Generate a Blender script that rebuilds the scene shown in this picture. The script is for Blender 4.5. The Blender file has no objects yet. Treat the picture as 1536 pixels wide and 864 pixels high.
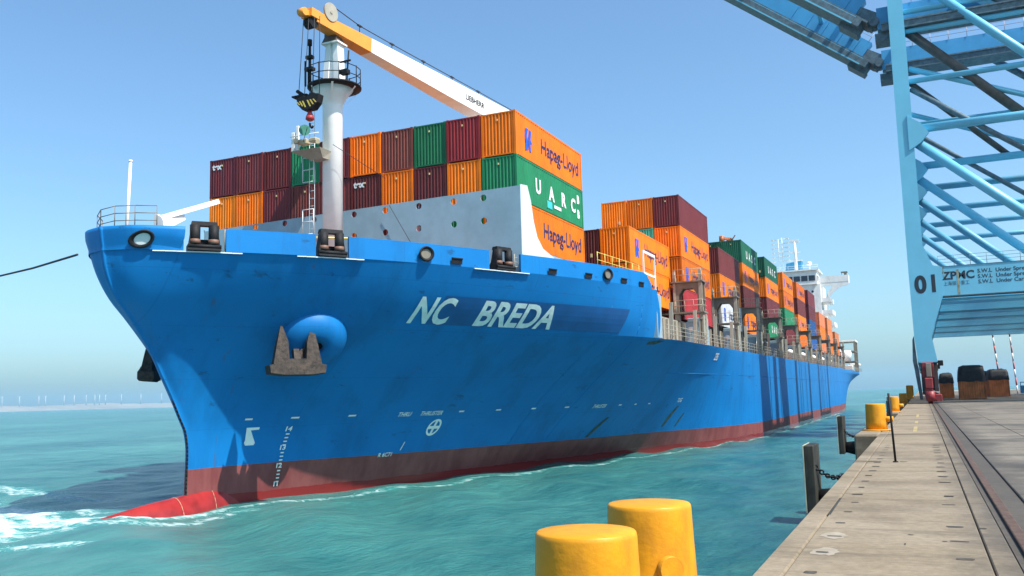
import bpy, bmesh, math, random
import numpy as np
from mathutils import Vector, Matrix
random.seed(7); rng = np.random.default_rng(7)
scene = bpy.context.scene; COL = scene.collection
R = math.radians

# ---------------------------------------------------------------- camera
cam = bpy.data.cameras.new('camera'); cam_o = bpy.data.objects.new('camera', cam); COL.objects.link(cam_o)
cam.sensor_width = 36; cam.lens = 1345/1536*36; cam.clip_start = .1; cam.clip_end = 60000
_p, _r, _y = R(6.98), R(1.52), R(24.29)
_fw = Vector((-math.sin(_y)*math.cos(_p), math.cos(_y)*math.cos(_p), math.sin(_p)))
_rt = Vector((math.cos(_y), math.sin(_y), 0)); _up = _rt.cross(_fw)
_rt2 = _rt*math.cos(_r)-_up*math.sin(_r); _up2 = _up*math.cos(_r)+_rt*math.sin(_r)
cam_o.matrix_world = Matrix((( _rt2.x, _up2.x, -_fw.x, 0), (_rt2.y, _up2.y, -_fw.y, 0), (_rt2.z, _up2.z, -_fw.z, 1.7), (0, 0, 0, 1)))
scene.camera = cam_o

# ---------------------------------------------------------------- sky, sun, exposure
SUN_EL, SUN_TH = 54.5, 14.0          # elevation; angle from +X towards -Y
world = bpy.data.worlds.new('World'); scene.world = world; world.use_nodes = True
nt = world.node_tree; nt.nodes.clear()
sky = nt.nodes.new('ShaderNodeTexSky'); sky.sky_type = 'NISHITA'; sky.sun_disc = False
sky.sun_elevation = R(SUN_EL); sky.sun_rotation = R(90+SUN_TH)
sky.air_density = 1.0; sky.dust_density = 1.9; sky.ozone_density = 1.0; sky.altitude = 0
bg = nt.nodes.new('ShaderNodeBackground'); bg.inputs[1].default_value = .112
wo = nt.nodes.new('ShaderNodeOutputWorld')
tint = nt.nodes.new('ShaderNodeMix'); tint.data_type = 'RGBA'; tint.blend_type = 'MULTIPLY'; tint.inputs[0].default_value = 1; tint.inputs[7].default_value = (.84, 1.12, 1.26, 1)
nt.links.new(sky.outputs[0], tint.inputs[6]); nt.links.new(tint.outputs[2], bg.inputs[0]); nt.links.new(bg.outputs[0], wo.inputs[0])
sun = bpy.data.lights.new('sun', 'SUN'); sun.energy = 4.8; sun.angle = R(.53); sun.color = (1, .95, .86)
sun_o = bpy.data.objects.new('sun', sun); COL.objects.link(sun_o)
sdir = Vector((math.cos(R(SUN_EL))*math.cos(R(SUN_TH)), -math.cos(R(SUN_EL))*math.sin(R(SUN_TH)), math.sin(R(SUN_EL))))
sun_o.rotation_euler = sdir.to_track_quat('Z', 'Y').to_euler(); sun_o.location = (60, -30, 90)
scene.view_settings.view_transform = 'Standard'; scene.view_settings.look = 'None'
scene.view_settings.exposure = 0.68; scene.view_settings.gamma = 1.0
try: scene.view_settings.use_curve_mapping = False
except Exception: pass
scene.cycles.volume_bounces = 1
scene.cycles.max_bounces = 6; scene.cycles.caustics_reflective = False; scene.cycles.caustics_refractive = False

# ---------------------------------------------------------------- materials
def ramp(nt, a, b):
    n = nt.nodes.new('ShaderNodeMapRange'); n.inputs[1].default_value = a; n.inputs[2].default_value = b; n.clamp = True
    return n
def noise(nt, scale, detail=4, rough=.55, vec=None, sc=None):
    n = nt.nodes.new('ShaderNodeTexNoise'); n.inputs['Scale'].default_value = scale
    n.inputs['Detail'].default_value = detail; n.inputs['Roughness'].default_value = rough
    if vec is not None:
        if sc:
            m = nt.nodes.new('ShaderNodeMapping'); m.inputs['Scale'].default_value = sc
            nt.links.new(vec, m.inputs[0]); vec = m.outputs[0]
        nt.links.new(vec, n.inputs['Vector'])
    return n
def mixc(nt, fac, a, b, mode='MIX'):
    m = nt.nodes.new('ShaderNodeMix'); m.data_type = 'RGBA'; m.blend_type = mode
    for s, v in ((0, fac), (6, a), (7, b)):
        if hasattr(v, 'is_output') or isinstance(v, bpy.types.NodeSocket): nt.links.new(v, m.inputs[s])
        elif s == 0: m.inputs[0].default_value = v
        else: m.inputs[s].default_value = (*v, 1)
    return m.outputs[2]
def base_mat(name):
    m = bpy.data.materials.new(name); m.use_nodes = True
    nt = m.node_tree; b = nt.nodes['Principled BSDF']
    tc = nt.nodes.new('ShaderNodeTexCoord')
    return m, nt, b, tc.outputs['Object']
def M(name, c, rough=.5, var=.12, vs=1.5, dirt=0, dirtc=(.12, .06, .03), ds=.8, streak=(1, 1, .25), metal=0, bump=0, bs=8, fade=0, spec=.5, tinted=False):
    m, nt, b, vec = base_mat(name)
    n1 = noise(nt, vs, 5, .6, vec)
    r1 = ramp(nt, .38, .62); nt.links.new(n1.outputs[0], r1.inputs[0])
    lo = tuple(max(0, x*(1-var)) for x in c); hi = tuple(min(.95, x*(1+var)+fade) for x in c)
    col = mixc(nt, r1.outputs[0], lo, hi)
    if dirt:
        n2 = noise(nt, ds, 8, .65, vec, streak)
        r2 = ramp(nt, .56-.1*min(dirt, 1), .68); nt.links.new(n2.outputs[0], r2.inputs[0])
        mm = nt.nodes.new('ShaderNodeMath'); mm.operation = 'MULTIPLY'; mm.inputs[1].default_value = min(1, dirt)
        nt.links.new(r2.outputs[0], mm.inputs[0])
        col = mixc(nt, mm.outputs[0], col, dirtc)
    if tinted:
        oi = nt.nodes.new('ShaderNodeObjectInfo'); col = mixc(nt, 1.0, col, oi.outputs['Color'], 'MULTIPLY')
    nt.links.new(col, b.inputs['Base Color'])
    b.inputs['Roughness'].default_value = rough; b.inputs['Specular IOR Level'].default_value = spec; b.inputs['Metallic'].default_value = metal
    if bump:
        n3 = noise(nt, bs, 5, .6, vec); bp = nt.nodes.new('ShaderNodeBump'); bp.inputs['Strength'].default_value = bump
        bp.inputs['Distance'].default_value = .05
        nt.links.new(n3.outputs[0], bp.inputs['Height']); nt.links.new(bp.outputs[0], b.inputs['Normal'])
    return m

# ---------------------------------------------------------------- mesh builder
class B:
    def __init__(s): s.v = []; s.f = []; s.smooth = []
    def add(s, vs, fs, smooth=False):
        o = len(s.v); s.v += [tuple(p) for p in vs]; s.f += [tuple(i+o for i in f) for f in fs]; s.smooth += [smooth]*len(fs); return s
    def box(s, lo, hi, bev=0):
        x0, y0, z0 = lo; x1, y1, z1 = hi
        if bev:
            bm = bmesh.new(); bmesh.ops.create_cube(bm, size=1)
            for v in bm.verts: v.co = ((x0+x1)/2+v.co.x*(x1-x0), (y0+y1)/2+v.co.y*(y1-y0), (z0+z1)/2+v.co.z*(z1-z0))
            bmesh.ops.bevel(bm, geom=bm.edges[:], offset=bev, segments=1, affect='EDGES')
            s.bm(bm); return s
        return s.add([(x0,y0,z0),(x1,y0,z0),(x1,y1,z0),(x0,y1,z0),(x0,y0,z1),(x1,y0,z1),(x1,y1,z1),(x0,y1,z1)],
                     [(0,3,2,1),(4,5,6,7),(0,1,5,4),(1,2,6,5),(2,3,7,6),(3,0,4,7)])
    def bm(s, bm, smooth=False):
        bm.verts.index_update(); s.add([v.co[:] for v in bm.verts], [[v.index for v in f.verts] for f in bm.faces], smooth); bm.free(); return s
    def hexa(s, a, b):      # two quads (lists of 4 pts) joined
        return s.add(list(a)+list(b), [(3,2,1,0),(4,5,6,7),(0,1,5,4),(1,2,6,5),(2,3,7,6),(3,0,4,7)])
    def bar(s, p, q, w, h=None, up=(0, 0, 1)):   # square bar
        h = h or w; p = Vector(p); q = Vector(q); d = (q-p).normalized(); u = Vector(up)
        if abs(d.dot(u)) > .98: u = Vector((0, 1, 0))
        r = d.cross(u).normalized(); t = r.cross(d)
        k = [(-w/2, -h/2), (w/2, -h/2), (w/2, h/2), (-w/2, h/2)]
        return s.hexa([p+r*a+t*b for a, b in k], [q+r*a+t*b for a, b in k])
    def tube(s, p, q, r, r2=None, n=10, caps=True):
        r2 = r if r2 is None else r2; p = Vector(p); q = Vector(q); d = (q-p).normalized()
        u = d.orthogonal().normalized(); w = d.cross(u)
        vs = [p+(u*math.cos(a)+w*math.sin(a))*r for a in [2*math.pi*i/n for i in range(n)]] + [q+(u*math.cos(a)+w*math.sin(a))*r2 for a in [2*math.pi*i/n for i in range(n)]]
        s.add(vs, [(i, (i+1) % n, n+(i+1) % n, n+i) for i in range(n)], True)
        if caps: s.add(vs, [tuple(range(n))[::-1], tuple(range(n, 2*n))])
        return s
    def path(s, pts, r, n=6):
        for a, b in zip(pts[:-1], pts[1:]): s.tube(a, b, r, n=n)
        return s
    def lathe(s, prof, c=(0, 0, 0), n=32, smooth=True):
        vs = []; fs = []
        for (r, z) in prof:
            for i in range(n):
                a = 2*math.pi*i/n; vs.append((c[0]+r*math.cos(a), c[1]+r*math.sin(a), c[2]+z))
        for j in range(len(prof)-1):
            for i in range(n): fs.append((j*n+i, j*n+(i+1) % n, (j+1)*n+(i+1) % n, (j+1)*n+i))
        s.add(vs, fs, smooth); m = len(prof)-1
        s.add(vs[:n], [tuple(range(n))[::-1]]); s.add(vs[m*n:], [tuple(range(n))]); return s
    def prism(s, poly, d, axis='y', at=0):      # poly in the two other axes, thickness d from at
        def P(a, b, t):
            return (a, t, b) if axis == 'y' else ((t, a, b) if axis == 'x' else (a, b, t))
        n = len(poly); vs = [P(a, b, at) for a, b in poly]+[P(a, b, at+d) for a, b in poly]
        fs = [tuple(range(n)), tuple(range(n, 2*n))[::-1]]+[(i, n+i, n+(i+1) % n, (i+1) % n) for i in range(n)]
        return s.add(vs, fs)
    def holed(s, outer, holes, d, axis='y', at=0):   # plate with real holes
        cu = bpy.data.curves.new('c', 'CURVE'); cu.dimensions = '2D'; cu.fill_mode = 'BOTH'; cu.extrude = abs(d)/2
        for pl in [outer]+holes:
            sp = cu.splines.new('POLY'); sp.points.add(len(pl)-1); sp.use_cyclic_u = True
            for pt, (a, b) in zip(sp.points, pl): pt.co = (a, b, 0, 1)
        ob = bpy.data.objects.new('c', cu); me = bpy.data.meshes.new_from_object(ob)
        mid = at+d/2
        vs = [((v.co.x, mid+v.co.z, v.co.y) if axis == 'y' else ((mid+v.co.z, v.co.x, v.co.y) if axis == 'x' else (v.co.x, v.co.y, mid+v.co.z))) for v in me.vertices]
        s.add(vs, [tuple(p.vertices) for p in me.polygons])
        bpy.data.objects.remove(ob); bpy.data.curves.remove(cu); bpy.data.meshes.remove(me); return s
    def mesh(s, name, mat=None, off=(0, 0, 0), fix=True, bevel=0):
        me = bpy.data.meshes.new(name)
        o = Vector(off); me.from_pydata([(v[0]-o.x, v[1]-o.y, v[2]-o.z) for v in s.v], [], s.f)
        me.polygons.foreach_set('use_smooth', s.smooth)
        if fix:
            bm = bmesh.new(); bm.from_mesh(me); bmesh.ops.remove_doubles(bm, verts=bm.verts, dist=1e-5)
            bmesh.ops.recalc_face_normals(bm, faces=bm.faces)
            bm.to_mesh(me); bm.free()
        if mat: me.materials.append(mat)
        me.update(); return me
def circ(cx, cy, r, n=20, ry=None): return [(cx+r*math.cos(2*math.pi*i/n), cy+(ry or r)*math.sin(2*math.pi*i/n)) for i in range(n)]

def tag(o, label=None, cat=None, group=None, kind=None):
    for k, v in (('label', label), ('category', cat), ('group', group), ('kind', kind)):
        if v: o[k] = v
    return o
def thing(name, label, cat, loc=(0, 0, 0), group=None):
    o = bpy.data.objects.new(name, None); o.empty_display_size = .3; COL.objects.link(o); o.location = loc; return tag(o, label, cat, group)
def root_loc(o):
    v = Vector((0, 0, 0))
    while o is not None: v += o.location; o = o.parent
    return v
def part(name, b, mat, parent=None, world=True, fix=True, label=None, kind=None):
    off = root_loc(parent) if (world and parent is not None) else (0, 0, 0)
    me = b if isinstance(b, bpy.types.Mesh) else b.mesh(name, mat, off, fix)
    o = bpy.data.objects.new(name, me); COL.objects.link(o); o.parent = parent
    return tag(o, label, None, None, kind)
def solo(name, b, mat, label, cat, loc, group=None, fix=True):
    me = b.mesh(name, mat, loc, fix); o = bpy.data.objects.new(name, me); COL.objects.link(o); o.location = loc
    return tag(o, label, cat, group)
def copy_tree(o, parent=None, loc=None):
    c = o.copy(); COL.objects.link(c); c.parent = parent
    if loc is not None: c.location = loc
    for ch in list(o.children): copy_tree(ch, c)
    return c
def structure(name, b, mat, fix=True, loc=None):
    me = b.mesh(name, mat, loc or (0, 0, 0), fix); o = bpy.data.objects.new(name, me); COL.objects.link(o)
    if loc: o.location = loc
    return tag(o, kind='structure')

def text2d(s, size, bold=0.0, shear=0.0, sx=1.0, spacing=1.0, align='LEFT'):
    cu = bpy.data.curves.new('t', 'FONT'); cu.body = s; cu.size = size; cu.offset = bold; cu.shear = shear; cu.space_character = spacing
    cu.align_x = align; cu.resolution_u = 4; cu.fill_mode = 'FRONT'
    ob = bpy.data.objects.new('t', cu); COL.objects.link(ob); bpy.context.view_layer.update()
    me = bpy.data.meshes.new_from_object(ob.evaluated_get(bpy.context.evaluated_depsgraph_get()))
    vs = [(v.co.x*sx, v.co.y) for v in me.vertices]; fs = [tuple(p.vertices) for p in me.polygons]
    bpy.data.objects.remove(ob); bpy.data.curves.remove(cu); bpy.data.meshes.remove(me)
    return vs, fs
def flat_text(s, origin, uax, size, **k):   # letters in the plane (uax, Z)
    vs, fs = text2d(s, size, **k); u = Vector(uax); o = Vector(origin); b = B()
    b.add([o+u*x+Vector((0, 0, y)) for x, y in vs], fs); return b

# ---------------------------------------------------------------- hull form
CL = -33.8; HB = 16.9; ZW = -3.45; YSTERN = 306.0
def pchip(xs, ys):
    n = len(xs); h = [xs[i+1]-xs[i] for i in range(n-1)]; d = [(ys[i+1]-ys[i])/h[i] for i in range(n-1)]
    m = [0.0]*n; m[0] = d[0]; m[-1] = d[-1]
    for i in range(1, n-1):
        if d[i-1]*d[i] > 0:
            a = 2*h[i]+h[i-1]; b = h[i]+2*h[i-1]; m[i] = (a+b)/(a/d[i-1]+b/d[i])
    def f(x):
        if x <= xs[0]: return ys[0]
        if x >= xs[-1]: return ys[-1]
        i = 0
        while x > xs[i+1]: i += 1
        t = (x-xs[i])/h[i]
        return ((1+2*t)*(1-t)**2*ys[i] + t*(1-t)**2*h[i]*m[i] + t*t*(3-2*t)*ys[i+1] + t*t*(t-1)*h[i]*m[i+1])
    return f
stem_y = pchip([-7, -2.66, -.6, .36, 1.1, 2, 3.3, 4.2, 5.2, 6, 6.8, 7.5, 8.2, 8.9, 10, 11],
               [34.7, 34.7, 34.75, 34.6, 34.2, 33.7, 32.9, 32.35, 31.55, 30.85, 30.1, 29.68, 29.42, 29.28, 29.12, 29.1])
F_top = pchip([0, .01, .03, .06, .1, .184, .28, .4, .5, .62, .73, .85, 1], [0, .075, .135, .195, .265, .405, .53, .655, .74, .835, .905, .965, 1])
F_wl = pchip([0, .03, .086, .2, .37, .63, .83, 1], [0, .012, .05, .21, .385, .645, .91, 1])
def z_top(y): return 10.0 + .36*(y-29)/34
def z_knuckle(y): return z_top(y) - 1.1
def z_deck(y): return 5.78 + max(0.0, y-65)*.0046
def z_boot(y): return -1.45 - .32*min(1.0, max(0.0, (y-35)/70))
def _half0(y, z):
    k = max(0.0, min(1.0, (y-30.2)/2.4)); zr = 9.65-.45*k*k*(3-2*k)
    s = max(0.0, min(1.0, (z-ZW)/(zr-ZW)))
    ys = stem_y(z)
    L = 38 + 32*(max(0.0, 1-s/.73))**1.3
    t = (y-ys)/L
    if t <= 0: return .1
    k = max(0.0, min(1.0, (y-34)/11)); w = s**(2.0-.65*k*k*(3-2*k))
    return HB*(F_wl(min(t, 1))*(1-w) + F_top(min(t, 1))*w)
def half(y, z):
    b = _half0(y, z)
    if y > 52 and z < 5.8 and y < 112:       # midships: straight-sided flare between waterline and deck
        k = min(1.0, (y-52)/17); k = k*k*(3-2*k)
        bw, bd = _half0(y, ZW), _half0(y, 5.8)
        q = (z-ZW)/(5.8-ZW) if z > ZW else 0.0
        b = b*(1-k) + (bw+(bd-bw)*q)*k
    if y > 200:      # run aft
        a = (y-200)/(YSTERN-200); q = max(0.0, min(1.0, (z_deck(y)-.8-z)/8.5))
        b *= 1 - a**2.4*q**.8*.5 - .06*a**2
    return max(b, .1)
def hull_pt(y, z, off=0.0, side=1):
    e = .15
    b = half(y, z); ny = -(half(y+e, z)-half(y-e, z))/(2*e); nz = -(half(y, z+e)-half(y, z-e))/(2*e)
    l = (1+ny*ny+nz*nz)**.5
    return (CL+side*(b+off/l), y+off*ny/l, z+off*nz/l)
# ---------------------------------------------------------------- paints
def hull_mat():
    m, nt, b, vec = base_mat('hull_blue_paint')
    geo = nt.nodes.new('ShaderNodeNewGeometry'); p = geo.outputs['Position']; sep = nt.nodes.new('ShaderNodeSeparateXYZ'); nt.links.new(p, sep.inputs[0])
    def mth(op, a, c=None, d=None):
        n = nt.nodes.new('ShaderNodeMath'); n.operation = op
        for k, v in enumerate((a, c, d)):
            if v is None: continue
            if isinstance(v, (int, float)): n.inputs[k].default_value = v
            else: nt.links.new(v, n.inputs[k])
        return n.outputs[0]
    def line(src, period, off, w):     # thin weld line every period metres
        f = mth('FRACT', mth('MULTIPLY_ADD', src, 1/period, off)); return mth('LESS_THAN', mth('ABSOLUTE', mth('SUBTRACT', f, .5)), w/period)
    seam = mth('MAXIMUM', line(sep.outputs[1], 9.4, .18, .035), line(sep.outputs[2], 2.55, .31, .022))
    n1 = noise(nt, .28, 6, .6, p); r1 = ramp(nt, .3, .7); nt.links.new(n1.outputs[0], r1.inputs[0])
    col = mixc(nt, r1.outputs[0], (.0035, .150, .43), (.0055, .180, .485))
    n2 = noise(nt, .35, 8, .7, p, (1, 1, .16)); r2 = ramp(nt, .5, .64); nt.links.new(n2.outputs[0], r2.inputs[0])
    col = mixc(nt, mth('MULTIPLY', r2.outputs[0], .38), col, (.006, .085, .22))
    n3 = noise(nt, 1.1, 9, .75, p, (1, .35, 1.3)); r3 = ramp(nt, .615, .65); nt.links.new(n3.outputs[0], r3.inputs[0])      # scuffs
    col = mixc(nt, mth('MULTIPLY', r3.outputs[0], .55), col, (.012, .05, .10))
    n4 = noise(nt, 1.6, 6, .7, p, (1, 1, .07)); r4 = ramp(nt, .63, .72); nt.links.new(n4.outputs[0], r4.inputs[0])       # rust runs
    col = mixc(nt, mth('MULTIPLY', r4.outputs[0], .5), col, (.09, .055, .03))
    col = mixc(nt, mth('MULTIPLY', seam, .24), col, (.004, .09, .28))
    nt.links.new(col, b.inputs['Base Color']); b.inputs['Roughness'].default_value = .5; b.inputs['Specular IOR Level'].default_value = .22
    wv = mth('SINE', mth('MULTIPLY', sep.outputs[1], 7.6)); nb = noise(nt, .5, 4, .6, p)
    h = mth('ADD', mth('MULTIPLY', mth('MULTIPLY', wv, nb.outputs[0]), .22), mth('ADD', nb.outputs[0], mth('MULTIPLY', seam, -.25)))
    bp = nt.nodes.new('ShaderNodeBump'); bp.inputs['Strength'].default_value = .24; bp.inputs['Distance'].default_value = .05
    nt.links.new(h, bp.inputs['Height']); nt.links.new(bp.outputs[0], b.inputs['Normal']); return m
BLUE = hull_mat()
RED = None
BULB = M('bulb_red_paint', (.27, .020, .018), .3, .2, 1.2)
WHITE = M('white_paint', (.80, .79, .76), .45, .05, .8, .25, (.45, .35, .25), 1.2, (1, 1, .2))
MAST = M('mast_white_paint', (.88, .87, .85), .4, .04, .8, .2, (.5, .42, .33), 1.0, (1, 1, .15))
GREYP = M('breakwater_grey_paint', (.26, .38, .45), .55, .08, .6, .3, (.16, .2, .22), .6, (1, 1, .35), bump=.05, bs=1)
LGREY = M('light_grey_paint', (.62, .66, .68), .5, .06, .8, .2, (.35, .33, .3), 1)
STEEL = M('weathered_deck_steel', (.19, .172, .14), .6, .15, .9, .6, (.2, .12, .06), 1.2, (1, 1, .5))
STEELL = M('pale_deck_steel', (.35, .325, .265), .6, .1, .9, .5, (.22, .14, .08), 1.4, (1, 1, .4))
DECKC = M('deck_paint', (.22, .1, .07), .7, .2, 1)
BLACK = M('black_iron', (.010, .010, .012), .65, .3, 3, .3, (.04, .025, .02), 2, spec=.25)
RUST = M('rusty_anchor_iron', (.046, .034, .028), .85, .4, 5, .8, (.10, .066, .048), 3, (1, 1, 1), bump=.5, bs=12)
ROPE = M('dark_rope', (.03, .03, .035), .9, .2, 10)
ORANGEC = M('crane_orange_paint', (.80, .30, .04), .45, .06, 1)
GLASS = M('dark_window_glass', (.02, .03, .05), .08, .1, 1)
LETTER = M('pale_hull_lettering', (.62, .74, .74), .6, .10, 2)
PATCH = M('dark_blue_overpaint', (.004, .085, .27), .5, .12, .6)
NAVY = M('navy_lettering', (.012, .02, .10), .5, .1, 2)
LOGO = M('blue_emblem_paint', (.02, .09, .50), .5, .1, 2)
WHITEL = M('white_lettering', (.8, .8, .78), .5, .05, 2)
CYANL = M('cyan_label', (.05, .5, .55), .5, .05, 2)
YELLOW = M('bollard_yellow_paint', (.66, .275, .006), .48, .12, 1.6, .55, (.30, .12, .015), 2.6, (1, 1, .5), bump=.3, bs=3, spec=.35)
YEL2 = M('yellow_rail_paint', (.75, .6, .12), .5, .1, 2)
REDP = M('red_paint', (.42, .03, .03), .5, .2, 2, .4, (.12, .03, .03), 2)
CRANE = M('crane_sky_blue_paint', (.16, .50, .68), .42, .05, .25, .12, (.33, .28, .16), .5, (1, 1, .25))
CRANED = M('crane_walkway_steel', (.09, .14, .17), .6, .25, 2)
CRBLUE = M('crane_deep_blue_paint', (.06, .32, .58), .45, .08, .4)
RAILST = M('rail_steel', (.095, .058, .042), .6, .25, 6, .4, (.15, .095, .06), 5, (1, .2, 1), spec=.2)
TARP = M('black_tarpaulin', (.018, .02, .024), .7, .3, 3, bump=.3, bs=4)
GREENM = M('green_mast_fitting', (.05, .22, .16), .5)
def boot_mat():
    m, nt, b, vec = base_mat('boot_topping_red')
    geo = nt.nodes.new('ShaderNodeNewGeometry'); sep = nt.nodes.new('ShaderNodeSeparateXYZ'); nt.links.new(geo.outputs['Position'], sep.inputs[0])
    n = noise(nt, .5, 6, .6, geo.outputs['Position']); n2 = noise(nt, .9, 7, .65, geo.outputs['Position'], (1, 1, .25))
    ad = nt.nodes.new('ShaderNodeMath'); ad.operation = 'MULTIPLY_ADD'; ad.inputs[1].default_value = .3; nt.links.new(n.outputs[0], ad.inputs[0]); nt.links.new(sep.outputs[2], ad.inputs[2])
    wet = ramp(nt, -2.78, -2.83); nt.links.new(ad.outputs[0], wet.inputs[0])
    r2 = ramp(nt, .4, .62); nt.links.new(n2.outputs[0], r2.inputs[0])
    dry = mixc(nt, r2.outputs[0], (.165, .034, .034), (.23, .062, .058))
    c = mixc(nt, wet.outputs[0], dry, (.21, .018, .018)); nt.links.new(c, b.inputs['Base Color'])
    rr = nt.nodes.new('ShaderNodeMapRange'); rr.inputs[3].default_value = .6; rr.inputs[4].default_value = .2
    nt.links.new(wet.outputs[0], rr.inputs[0]); nt.links.new(rr.outputs[0], b.inputs['Roughness'])
    return m
RED = boot_mat()
CC = {}
for nm, c in {'orange': (.82, .185, .006), 'red': (.36, .03, .04), 'maroon': (.155, .028, .03), 'brown': (.19, .052, .042), 'green': (.02, .20, .085),
              'dark green': (.015, .12, .06), 'teal': (.08, .42, .33), 'white': (.72, .76, .78), 'blue': (.02, .09, .28), 'salmon': (.75, .22, .08)}.items():
    CC[nm] = M(nm.replace(' ', '_')+'_container_paint', c, .45, .10, .6, .5, tuple(x*.45+.03 for x in c), .9, (1, 1, .22), tinted=True, spec=.22)
PALE = M('pale_placard', (.75, .6, .3), .5)

# ---------------------------------------------------------------- water, shore
def water_mat():
    m, nt, b, vec = base_mat('turquoise_sea_water')
    n0 = noise(nt, .035, 3, .5, vec, (1, .45, 1)); n1 = noise(nt, .42, 8, .68, vec, (1, .55, 1))
    ad = nt.nodes.new('ShaderNodeMath'); ad.operation = 'ADD'; nt.links.new(n0.outputs[0], ad.inputs[0]); nt.links.new(n1.outputs[0], ad.inputs[1])
    r0 = ramp(nt, .78, 1.2); nt.links.new(ad.outputs[0], r0.inputs[0])
    col = mixc(nt, r0.outputs[0], (.012, .09, .10), (.052, .19, .172))
    at = nt.nodes.new('ShaderNodeAttribute'); at.attribute_name = 'foam'
    nf = noise(nt, 1.5, 10, .74, vec, (.75, 1.3, 1)); nf.inputs['Distortion'].default_value = .8
    s1 = nt.nodes.new('ShaderNodeMath'); s1.operation = 'MULTIPLY_ADD'; s1.inputs[1].default_value = .50
    s0 = nt.nodes.new('ShaderNodeMath'); s0.operation = 'MULTIPLY_ADD'; s0.inputs[1].default_value = 2.0; s0.inputs[2].default_value = -.5; nt.links.new(nf.outputs[0], s0.inputs[0])
    nt.links.new(at.outputs['Fac'], s1.inputs[0]); nt.links.new(s0.outputs[0], s1.inputs[2])
    rf0 = ramp(nt, .68, 1.12); nt.links.new(s1.outputs[0], rf0.inputs[0]); g_ = ramp(nt, .03, .3); nt.links.new(at.outputs['Fac'], g_.inputs[0]); rf = nt.nodes.new('ShaderNodeMath'); rf.operation = 'MULTIPLY'; nt.links.new(rf0.outputs[0], rf.inputs[0]); nt.links.new(g_.outputs[0], rf.inputs[1])
    milk = ramp(nt, .0, 1.1); nt.links.new(at.outputs['Fac'], milk.inputs[0])
    col = mixc(nt, milk.outputs[0], col, (.05, .34, .31))
    col = mixc(nt, rf.outputs[0], col, (.78, .82, .82)); nt.links.new(col, b.inputs['Base Color'])
    rr = nt.nodes.new('ShaderNodeMapRange'); rr.inputs[3].default_value = .24; rr.inputs[4].default_value = .8
    nt.links.new(rf.outputs[0], rr.inputs[0]); nt.links.new(rr.outputs[0], b.inputs['Roughness'])
    b.inputs['IOR'].default_value = 1.33; b.inputs['Specular IOR Level'].default_value = .36
    a = noise(nt, .55, 6, .6, vec, (1, .55, 1)); c = noise(nt, 2.6, 7, .7, vec, (1, .6, 1))
    mx = nt.nodes.new('ShaderNodeMath'); mx.operation = 'MULTIPLY_ADD'; mx.inputs[1].default_value = .42
    nt.links.new(c.outputs[0], mx.inputs[0]); nt.links.new(a.outputs[0], mx.inputs[2])
    bp = nt.nodes.new('ShaderNodeBump'); bp.inputs['Strength'].default_value = .62; bp.inputs['Distance'].default_value = .6
    nt.links.new(mx.outputs[0], bp.inputs['Height']); nt.links.new(bp.outputs[0], b.inputs['Normal'])
    return m
WATER = water_mat()
def axis(parts):
    out = []
    for a, b, n in parts: out += list(np.linspace(a, b, n, endpoint=False))
    return np.array(out+[parts[-1][1]])
gx = axis([(-14000, -2000, 12), (-2000, -300, 20), (-300, -90, 60), (-90, 2, 330), (2, 200, 20), (200, 14000, 12)])
gy = axis([(-1500, -40, 12), (-40, 10, 60), (10, 62, 230), (62, 160, 160), (160, 400, 80), (400, 2000, 30), (2000, 14000, 14)])
GX, GY = np.meshgrid(gx, gy, indexing='ij'); nx, ny = GX.shape
Z = np.zeros_like(GX); wr = np.random.default_rng(3)
near = np.clip(1-np.hypot(GX+30, GY-50)/190, 0, 1)
for k in range(26):
    lam = wr.uniform(1.8, 9); th = wr.normal(.7, .55); ph = wr.uniform(0, 6.28); amp = .0052*lam**.85
    Z += amp*np.sin(2*math.pi*(GX*math.cos(th)+GY*math.sin(th))/lam+ph)*near
FOAM = [((-56, 36.2), (-49, 33.0), .9, 2.2), ((-49, 33.0), (-42, 31.3), 1.0, 1.7), ((-42, 31.3), (-35.5, 29.5), 1.0, .9), ((-35, 29.4), (-32.9, 31.5), .95, .45),
        ((-32.9, 31.5), (-32.2, 35.8), .75, .6), ((-47, 29.5), (-40, 29.0), .95, 1.3), ((-40, 29.0), (-34.6, 28.9), .9, .7), ((-39, 33.2), (-36.2, 31.6), .7, .5), ((-36.3, 32.5), (-35.2, 35), .35, .7), ((-33, 24.6), (-29.5, 25.2), .62, .5), ((-45.5, 37.5), (-43, 38.2), .75, .5), ((-62, 40), (-56, 36.2), .8, 2), ((-31.6, 36.5), (-29, 44), .5, .5), ((-40.5, 28.8), (-36.4, 27.3), .85, .9), ((-39, 27.0), (-35.3, 26.4), .6, .5), ((-46, 32.8), (-40, 31.6), .95, 1.0), ((-60, 33), (-52, 31.5), .85, 1.2), ((-52, 31.5), (-45, 30.6), .95, 1.3), ((-38.5, 27.4), (-33.6, 27.6), .55, .8), ((-34, 28.5), (-31.2, 31.0), .62, .8), ((-31.2, 31.0), (-30.6, 35.5), .5, .6), ((-29, 44), (-21.5, 72), .42, .5), ((-21.5, 72), (-16.6, 104), .4, .4), ((-16.6, 104), (-16.6, 210), .4, .4), ((-58, 42), (-50, 39.5), .6, 1.2), ((-50, 39.5), (-44, 36.5), .5, .9)]
F = np.zeros_like(GX)
for (a, b_, s_, w_) in FOAM:
    a = np.array(a); b_ = np.array(b_); d = b_-a; t = np.clip(((GX-a[0])*d[0]+(GY-a[1])*d[1])/(d@d), 0, 1)
    dist = np.hypot(GX-a[0]-t*d[0], GY-a[1]-t*d[1]); g = s_*np.exp(-(dist/w_)**2); F = np.maximum(F, g)
Z += F*.06*(1+.8*np.sin(GX*3.1+GY*1.7)*np.sin(GY*4.3-GX*1.1))
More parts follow.
